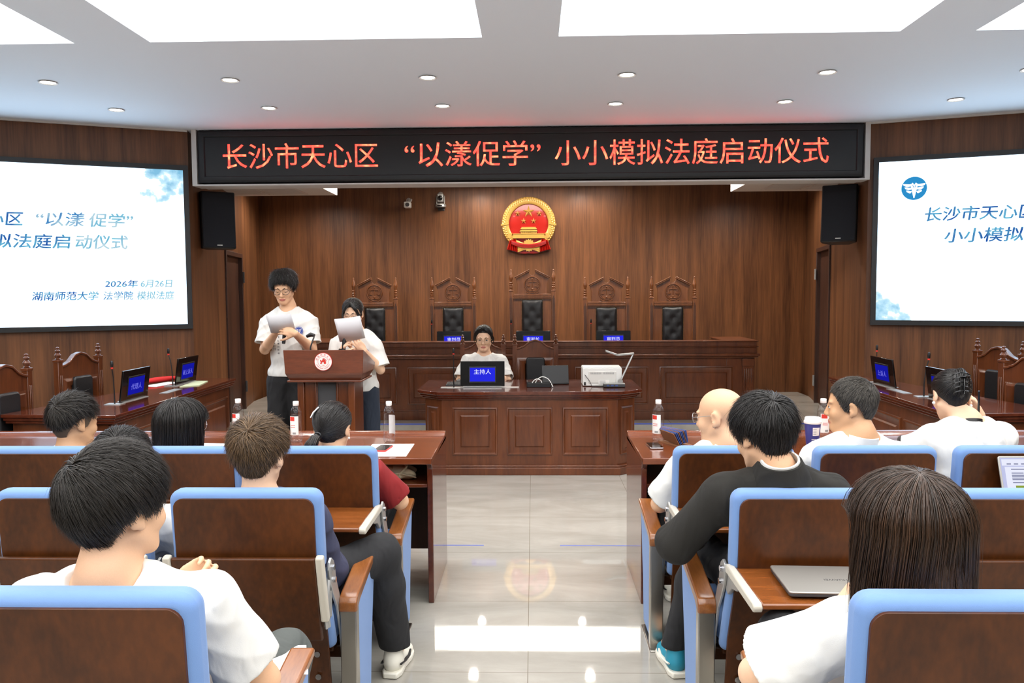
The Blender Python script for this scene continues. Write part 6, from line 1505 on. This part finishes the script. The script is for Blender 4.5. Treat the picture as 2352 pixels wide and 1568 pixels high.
# second row
p = seated('seated young man with light brown hair and black trousers, second row at the aisle', (-.975,2.81,1.10), (-4,4,0), 1.0, (-.975,2.80,.935), (-.965,3.01,.55), [(-1.15,2.82,.87),(-.80,2.83,.87)], [(-1.22,2.95,.64),(-.765,2.97,.62)], [(-1.08,3.2,.66),(-.86,3.20,.65)],
           legs=[((-1.05,3.03,.53),(-1.12,3.38,.54),(-1.12,3.36,.11)), ((-.87,3.03,.53),(-.645,3.26,.575),(-.615,3.40,.115))], mv=(-.025,-.03), toe=((0,1),(.1,1)), top='navy_cotton', top_name='sweatshirt', sleeve=1.5, skin='skin_fair', seed=9, shoe=('shoe_white','shoe_white','rubber_black'), leg_o=.022)
H(p, 'hair_brown', 'short', n=9000, L=.07, vol=.034, whorl=(-.05,-.72,.72), seed=9, nape=.1, fade=.025, swirl=.2, rough=.16, wd=.0014, top=1.1, root='hair_root_brown')
p = seated('seated person in a white T-shirt, mostly hidden behind the nearest man\'s head, second row', (-1.49,2.84,1.075), (0,8,0), 1.0, (-1.50,2.83,.91), (-1.55,3.01,.55), [(-1.685,2.85,.855),(-1.315,2.85,.855)], [(-1.76,2.98,.62),(-1.27,2.98,.63)], [(-1.6,3.2,.66),(-1.4,3.2,.66)], sleeve=.95, cuff=.074, mv=(-.03,-.04), seed=10)
H(p, 'hair_black', 'short', n=4000, L=.06, vol=.024, seed=10, rough=.14, wd=.0015)
p = seated('seated man in a dark suit jacket with black hair, second row at the aisle', (.82,2.80,1.165), (20,16,0), 1.05, (.865,2.77,1.03), (.925,3.01,.56), [(.685,2.79,.96),(1.055,2.79,.96)], [(.53,2.90,.745),(1.17,2.92,.72)], [(.68,3.16,.735),(1.02,3.2,.74)],
           legs=[((.84,3.03,.53),(.72,3.36,.56),(.615,3.42,.11)), ((1.02,3.03,.53),(1.06,3.38,.55),(1.06,3.4,.11))], mv=(0,-.02), toe=((-.1,1),(0,1)), top='suit_cloth', top_name='suit_jacket', sleeve=2, collar='suit', top_o=.022, skin='skin', seed=11, wr_amp=.008, wr_f=18, bw=1.05, shoe=('shoe_teal','shoe_white','shoe_white'))
H(p, 'hair_black', 'short', n=8000, L=.10, vol=.032, whorl=(-.05,-.66,.75), seed=11, nape=.5, fade=.012, swirl=.25, rough=.10, top=1.05, wd=.0014)
# nearest row
p = seated('seated man with thick dark hair in a white T-shirt, nearest on the left', (-.950,1.73,1.178), (-24,2,0), 1.05, (-.960,1.70,1.015), (-.95,1.93,.60), [(-1.165,1.73,.955),(-.765,1.74,.96)], [(-1.18,1.88,.74),(-.672,1.85,.715)], [(-.95,2.02,.885),(-.82,2.10,.70)], floor=.08,
           legs=[((-1.01,1.95,.61),(-1.02,2.33,.63),(-1.02,2.28,.19)), ((-.83,1.95,.61),(-.735,2.27,.60),(-.73,2.22,.17))], trousers='grey_trousers', sleeve=.74, cuff=.070, ar=1.05, skin='skin', seed=12, nr=.054, res=.005, wr_amp=.009,
           hand={-1: dict(d=(.75,.25,.55), n=(.2,-.9,-.1), thumb=1, curl=((.7,.9,.5),(.8,1.0,.5),(.8,1.0,.5),(.7,.9,.5))), 1: dict(d=(-.2,.9,-.2), n=(0,0,-1), thumb=-1, curl=(.3,.4,.3))})
H(p, 'hair_dark', 'short', n=18000, L=.095, vol=.029, whorl=(-.30,-.62,.72), seed=12, nape=.2, fade=.022, swirl=.3, rough=.07, wd=.001, top=1.1)
p = seated('seated woman with long brown hair in a white shirt, nearest on the right', (.835,1.73,1.145), (14,8,0), 1.04, (.85,1.70,.975), (.88,1.93,.62), [(.70,1.73,.915),(1.02,1.73,.915)], [(.53,1.83,.765),(1.12,1.86,.72)], [(.765,1.965,.855),(.98,2.08,.76)], floor=.08,
           female=True, sleeve=.84, cuff=.092, ar=.95, skin='skin_fair', seed=13, mv=(0,-.015), res=.0045, wr_f=14, wr_amp=.007,
           hand={-1: dict(d=(.45,-.2,.87), n=(.75,-.2,-.3), thumb=1, curl=(.35,.5,.3)), 1: dict(d=(-.2,.9,-.2), n=(0,0,-1), thumb=-1, curl=(.3,.4,.3))})
H(p, 'hair_long_brown', 'long', n=20000, L=.3, vol=.022, end=-.20, whorl=(.02,-.30,.95), rough=.06, seed=13, swirl=0, wd=.00105, spread=1.5, back=-.30)
glasses(p['t'], p['head'], p['R'], p['s'], 'mint', .032, .024, r=.003)
M = frame(p['A']((.757,2.005,.835)), (.85,.0,.4), (-.4,.3,.8)); b = MB(); b.M = M
for i in range(14): a = i*math.pi/7; b.ball((0, .031*math.cos(a), .031*math.sin(a)), .0065, 8)
b.build('bracelet', 'chrome', p['t'])
b = MB(); b.box(-.07,.07,-.1,.1,0,.003); o = b.build('paper_sheet', 'paper', smooth=0); o.location = (-.70, 2.12, .655); o.rotation_euler = (-.05,.1,.3); tag(o, 'white sheet on the lap of the nearest man on the left', 'paper')
# host behind the middle desk
p = person('seated host with round glasses and tied black hair behind the panelled desk', (-.52,8.3,0), dict(head=(-.518,8.31,1.168), look=(180,9,0), hs=1.08, neck=(-.518,8.36,.98), pelvis=(-.525,8.30,.56), fwd=(0,-1), sh=[(-.345,8.35,.94),(-.69,8.35,.94)], el=[(-.27,8.22,.74),(-.765,8.22,.74)], wr=[(-.42,8.0,.80),(-.62,8.0,.80)],
    legs=[((-.44,8.28,.53),(-.42,7.88,.54),(-.42,7.86,.1)),((-.61,8.28,.53),(-.63,7.88,.54),(-.63,7.86,.1))], female=True, skin='skin_fair', seed=14, wide=1.04, sleeve=.9, cuff=.07))
H(p, 'hair_black', 'pony', n=2400, vol=.016, tie=(0,-.118,.0), rough=.008, seed=14, wd=.0018); bundle(p['t'], 'side_hair', p['head'], p['R'], p['s'], 'hair_black', [(.008,.058,.112),(.045,.062,.092),(.072,.035,.05),(.083,.0,.0),(.078,-.05,-.04),(.04,-.09,-.06)], [.012,.016,.016,.016,.016,.01], n=160, seed=21, wd=.0018)
bundle(p['t'], 'side_hair', p['head'], p['R'], p['s'], 'hair_black', [(-.008,.058,.112),(-.045,.062,.092),(-.072,.035,.05),(-.083,.0,.0),(-.078,-.05,-.04),(-.04,-.09,-.06)], [.012,.016,.016,.016,.016,.01], n=160, seed=22, wd=.0018)
glasses(p['t'], p['head'], p['R'], p['s'], 'brass', .030, .027, zc=-.003); face_parts(p['t'], p['head'], p['R'], p['s'], 1.04)
# standing speakers at the lectern
def held_paper(label, c, x, y, w_, h_, n=2):
    M = frame(c, x, y); t = thing('paper_sheet', label, 'paper', mat=M)
    for i in range(n):
        b = MB(); b.M = Matrix.Rotation(.03*i, 4, 'Z'); m_ = 8; vs = []; fs = []
        for j in range(m_+1):
            u = j/m_-.5
            for k_ in (-.5, .5): vs.append((u*w_, k_*h_, .012*math.cos(u*3.0)+.004*i+.008*k_*u))
        for j in range(m_): fs.append((2*j,2*j+2,2*j+3,2*j+1))
        b.add(vs, fs); o = b.build('sheet', 'grey_paper', t, smooth=60); sd = o.modifiers.new('thick', 'SOLIDIFY'); sd.thickness = .0006
    return t
def handheld(label, a, d):
    d = Vector(d).normalized(); M = frame(a, d.orthogonal(), d.cross(d.orthogonal())); t = thing('handheld_microphone', label, 'microphone', mat=M)
    b = MB(); b.lathe([(.0,0),(.012,.0),(.0135,.01),(.0155,.10),(.019,.155),(.019,.165),(.0,.165)], n=20); b.build('handle', 'black_plastic', t)
    b = MB(); b.lathe([(.020,.163),(.026,.18),(.027,.195),(.022,.213),(.012,.222),(.0,.224)], n=20); b.build('grille', 'speaker_cloth', t)
p = person('standing young man with fluffy black hair and glasses reading from sheets beside the lectern', (-2.02,6.54,0), dict(head=(-2.035,6.47,1.70), look=(184,20,0), hs=1.03, neck=(-2.02,6.53,1.52), pelvis=(-2.02,6.54,.97), fwd=(0,-1), sh=[(-1.86,6.53,1.425),(-2.18,6.53,1.425)], el=[(-1.815,6.47,1.20),(-2.205,6.47,1.20)], wr=[(-1.855,6.15,1.345),(-2.035,6.225,1.345)],
    legs=[((-1.93,6.54,.92),(-1.92,6.53,.50),(-1.91,6.56,.10)),((-2.11,6.54,.92),(-2.12,6.53,.50),(-2.13,6.56,.10))], hem=0.02, sleeve=.80, cuff=.066, ar=1.0, res=.0045, seed=15, leg_o=.03, trousers='black_trousers', skin='skin', wr_amp=.009, top_o=.022,
    hand={1: dict(d=(.6,-.5,.35), n=(.3,.3,.85), thumb=-1, curl=((.8,.9,.5),(.9,1.0,.5),(.9,1.0,.5),(.9,1.0,.5)), tcurl=.5), -1: dict(d=(-.93,-.12,.32), n=(-.15,.9,-.3), thumb=1, curl=((.4,.5,.3),(.5,.6,.3),(.55,.6,.3),(.6,.6,.3)), tcurl=.4)}, collar='crew'))
H(p, 'hair_black', 'short', n=6000, L=.08, vol=.034, whorl=(.1,-.5,.86), seed=15, nape=.3, rough=.26, fringe=.9, top=1.1, wd=.0018)
glasses(p['t'], p['head'], p['R'], p['s'], 'black_plastic', .031, .023, r=.0016); face_parts(p['t'], p['head'], p['R'], p['s'], closed=True)
man = p
def badge(p, x, z, r, hint):
    """round printed badge on the chest; x,z are offsets from the neck in the person's right/up directions"""
    d = p['Fd']; c = p['neck']+p['Rt']*x+p['spine']*z+d*hint
    me = p['top'].data; n = len(me.vertices); a = np.empty(n*3, 'f'); me.vertices.foreach_get('co', a); a = a.reshape(-1, 3); q = a-c
    lat = np.linalg.norm(q-np.outer(q@d, d), axis=1); ok = lat < r; dep = (q@d)[ok & ((q@d) > -.15)].max()
    M = frame(c+d*(dep+.002), -p['Rt'], p['spine']); g = bpy.data.objects.new('chest_badge', None)
    b = MB(); b.M = M; b.prism([(r*math.cos(i*math.pi/16), r*math.sin(i*math.pi/16)) for i in range(32)], -.004, 0); g = b.build('chest_badge', 'logo_blue', p['top'], smooth=0)
    b = MB(); b.M = M; b.tube([(r*.84*math.cos(i*math.pi/12), r*.84*math.sin(i*math.pi/12), .0005) for i in range(25)], r*.025, 5)
    for s in (-1, 1):
        for k in range(3): b.hexa([(s*r*.08,r*(.3-.28*k),0),(s*r*(.62-.1*k),r*(.38-.28*k),0),(s*r*(.5-.1*k),r*(.2-.28*k),0),(s*r*.10,r*(.12-.28*k),0)], [(s*r*.08,r*(.3-.28*k),.001),(s*r*(.62-.1*k),r*(.38-.28*k),.001),(s*r*(.5-.1*k),r*(.2-.28*k),.001),(s*r*.10,r*(.12-.28*k),.001)])
    b.build('badge_wings', 'label_white', g, smooth=0)
    return M, dep
badge(p, -.115, -.165, .034, 0)
held_paper('sheets of paper held by the standing man beside the lectern', (-1.96,6.135,1.43), (1,.02,.06), (0,-.45,.70), .195, .165)
handheld('black handheld microphone behind the standing man\'s sheets', (-1.955,6.175,1.265), (.01,.06,.24))
# marks printed down the man's shirt front
d = man['Fd']; me = man['top'].data; a = np.empty(len(me.vertices)*3, 'f'); me.vertices.foreach_get('co', a); a = a.reshape(-1, 3)
b = MB(); rg = random.Random(5)
for colx, nrow, z0 in ((.085,4,-.235),(.05,6,-.215)):
    for r_ in range(nrow):
        c = man['neck']+man['Rt']*colx+man['spine']*(z0-.026*r_); q = a-c; lat = np.linalg.norm(q-np.outer(q@d, d), axis=1); ok = (lat < .02); dep = (q@d)[ok].max() if ok.any() else .12
        b.M = frame(c+d*(dep+.0015), -man['Rt'], man['spine']); k_ = .012 if nrow == 4 else .009
        for _ in range(4):
            if rg.random() < .5: y = rg.uniform(-k_, k_)*.7; b.box(-k_*.8,k_*.8,y-.0009,y+.0009,0,.0006)
            else: x = rg.uniform(-k_, k_)*.6; b.box(x-.0009,x+.0009,-k_*.8,k_*.8,0,.0006)
b.build('shirt_print', 'ink', man['top'], smooth=0)
p = person('standing young woman with glasses reading from sheets behind the lectern', (-1.475,6.6,0), dict(head=(-1.487,6.535,1.487), look=(178,14,0), hs=.96, neck=(-1.475,6.60,1.32), pelvis=(-1.475,6.60,.86), fwd=(0,-1), sh=[(-1.335,6.59,1.235),(-1.615,6.59,1.235)], el=[(-1.27,6.56,1.02),(-1.685,6.56,1.03)], wr=[(-1.365,6.37,1.195),(-1.545,6.37,1.185)],
    legs=[((-1.39,6.6,.82),(-1.365,6.59,.45),(-1.36,6.62,.10)),((-1.56,6.6,.82),(-1.575,6.59,.45),(-1.58,6.62,.10))], hem=-.03, sleeve=.88, cuff=.072, ar=.9, res=.0045, seed=16, leg_o=.02, trousers='navy_trousers', female=True, skin='skin_fair', top_o=.022,
    hand={1: dict(d=(.35,-.45,.8), n=(.7,.2,.1), thumb=-1, curl=((.8,.9,.5),(.9,1.0,.5),(.9,1.0,.5),(.9,1.0,.5)), tcurl=.5), -1: dict(d=(-.55,-.35,.75), n=(-.2,.9,.2), thumb=1, curl=((.25,.4,.3),(.3,.4,.3),(.35,.45,.3),(.4,.5,.3)), tcurl=.3)}))
H(p, 'hair_black', 'pony', n=2600, vol=.016, tie=(.0,-.118,.02), rough=.04, seed=16, wd=.0018)
bundle(p['t'], 'fringe', p['head'], p['R'], p['s'], 'hair_black', [(.0,.062,.110),(.03,.092,.085),(.05,.094,.05),(.066,.080,.01),(.074,.066,-.03)], [.012,.012,.010,.008,.004], n=60, seed=17)
bundle(p['t'], 'fringe', p['head'], p['R'], p['s'], 'hair_black', [(.0,.062,.110),(-.03,.09,.09),(-.056,.084,.05),(-.072,.066,.0),(-.078,.05,-.05)], [.012,.012,.010,.008,.004], n=60, seed=18)
bundle(p['t'], 'ponytail', p['head'], p['R'], p['s'], 'hair_dark', [(.0,-.11,.02),(.03,-.13,-.05),(.07,-.09,-.13),(.10,.0,-.22),(.115,.06,-.32)], [.015,.026,.028,.024,.008], seed=19)
glasses(p['t'], p['head'], p['R'], p['s'], 'dark_grey', .031, .023, r=.0015); face_parts(p['t'], p['head'], p['R'], p['s'], closed=True)
badge(p, -.10, -.15, .032, 0)
b = MB(); b.M = frame(p['A']((-1.54,6.365,1.19)), (.3,-.3,.8), (.8,.3,0)); b.lathe([(.030,-.012),(.031,0),(.030,.012)], n=20); b.M = frame(p['A']((-1.535,6.335,1.195)), (1,0,.1), (-.2,-.4,.9)); b.box(-.016,.016,-.02,.02,-.002,.006); b.build('wristwatch', 'rubber_black', p['t'], bevel=.002)
held_paper('sheets of paper held up by the standing woman behind the lectern', (-1.46,6.30,1.375), (.98,.05,.12), (-.10,-.40,.90), .205, .20)
handheld('black handheld microphone held by the standing woman', (-1.525,6.315,1.13), (.02,.03,.24))
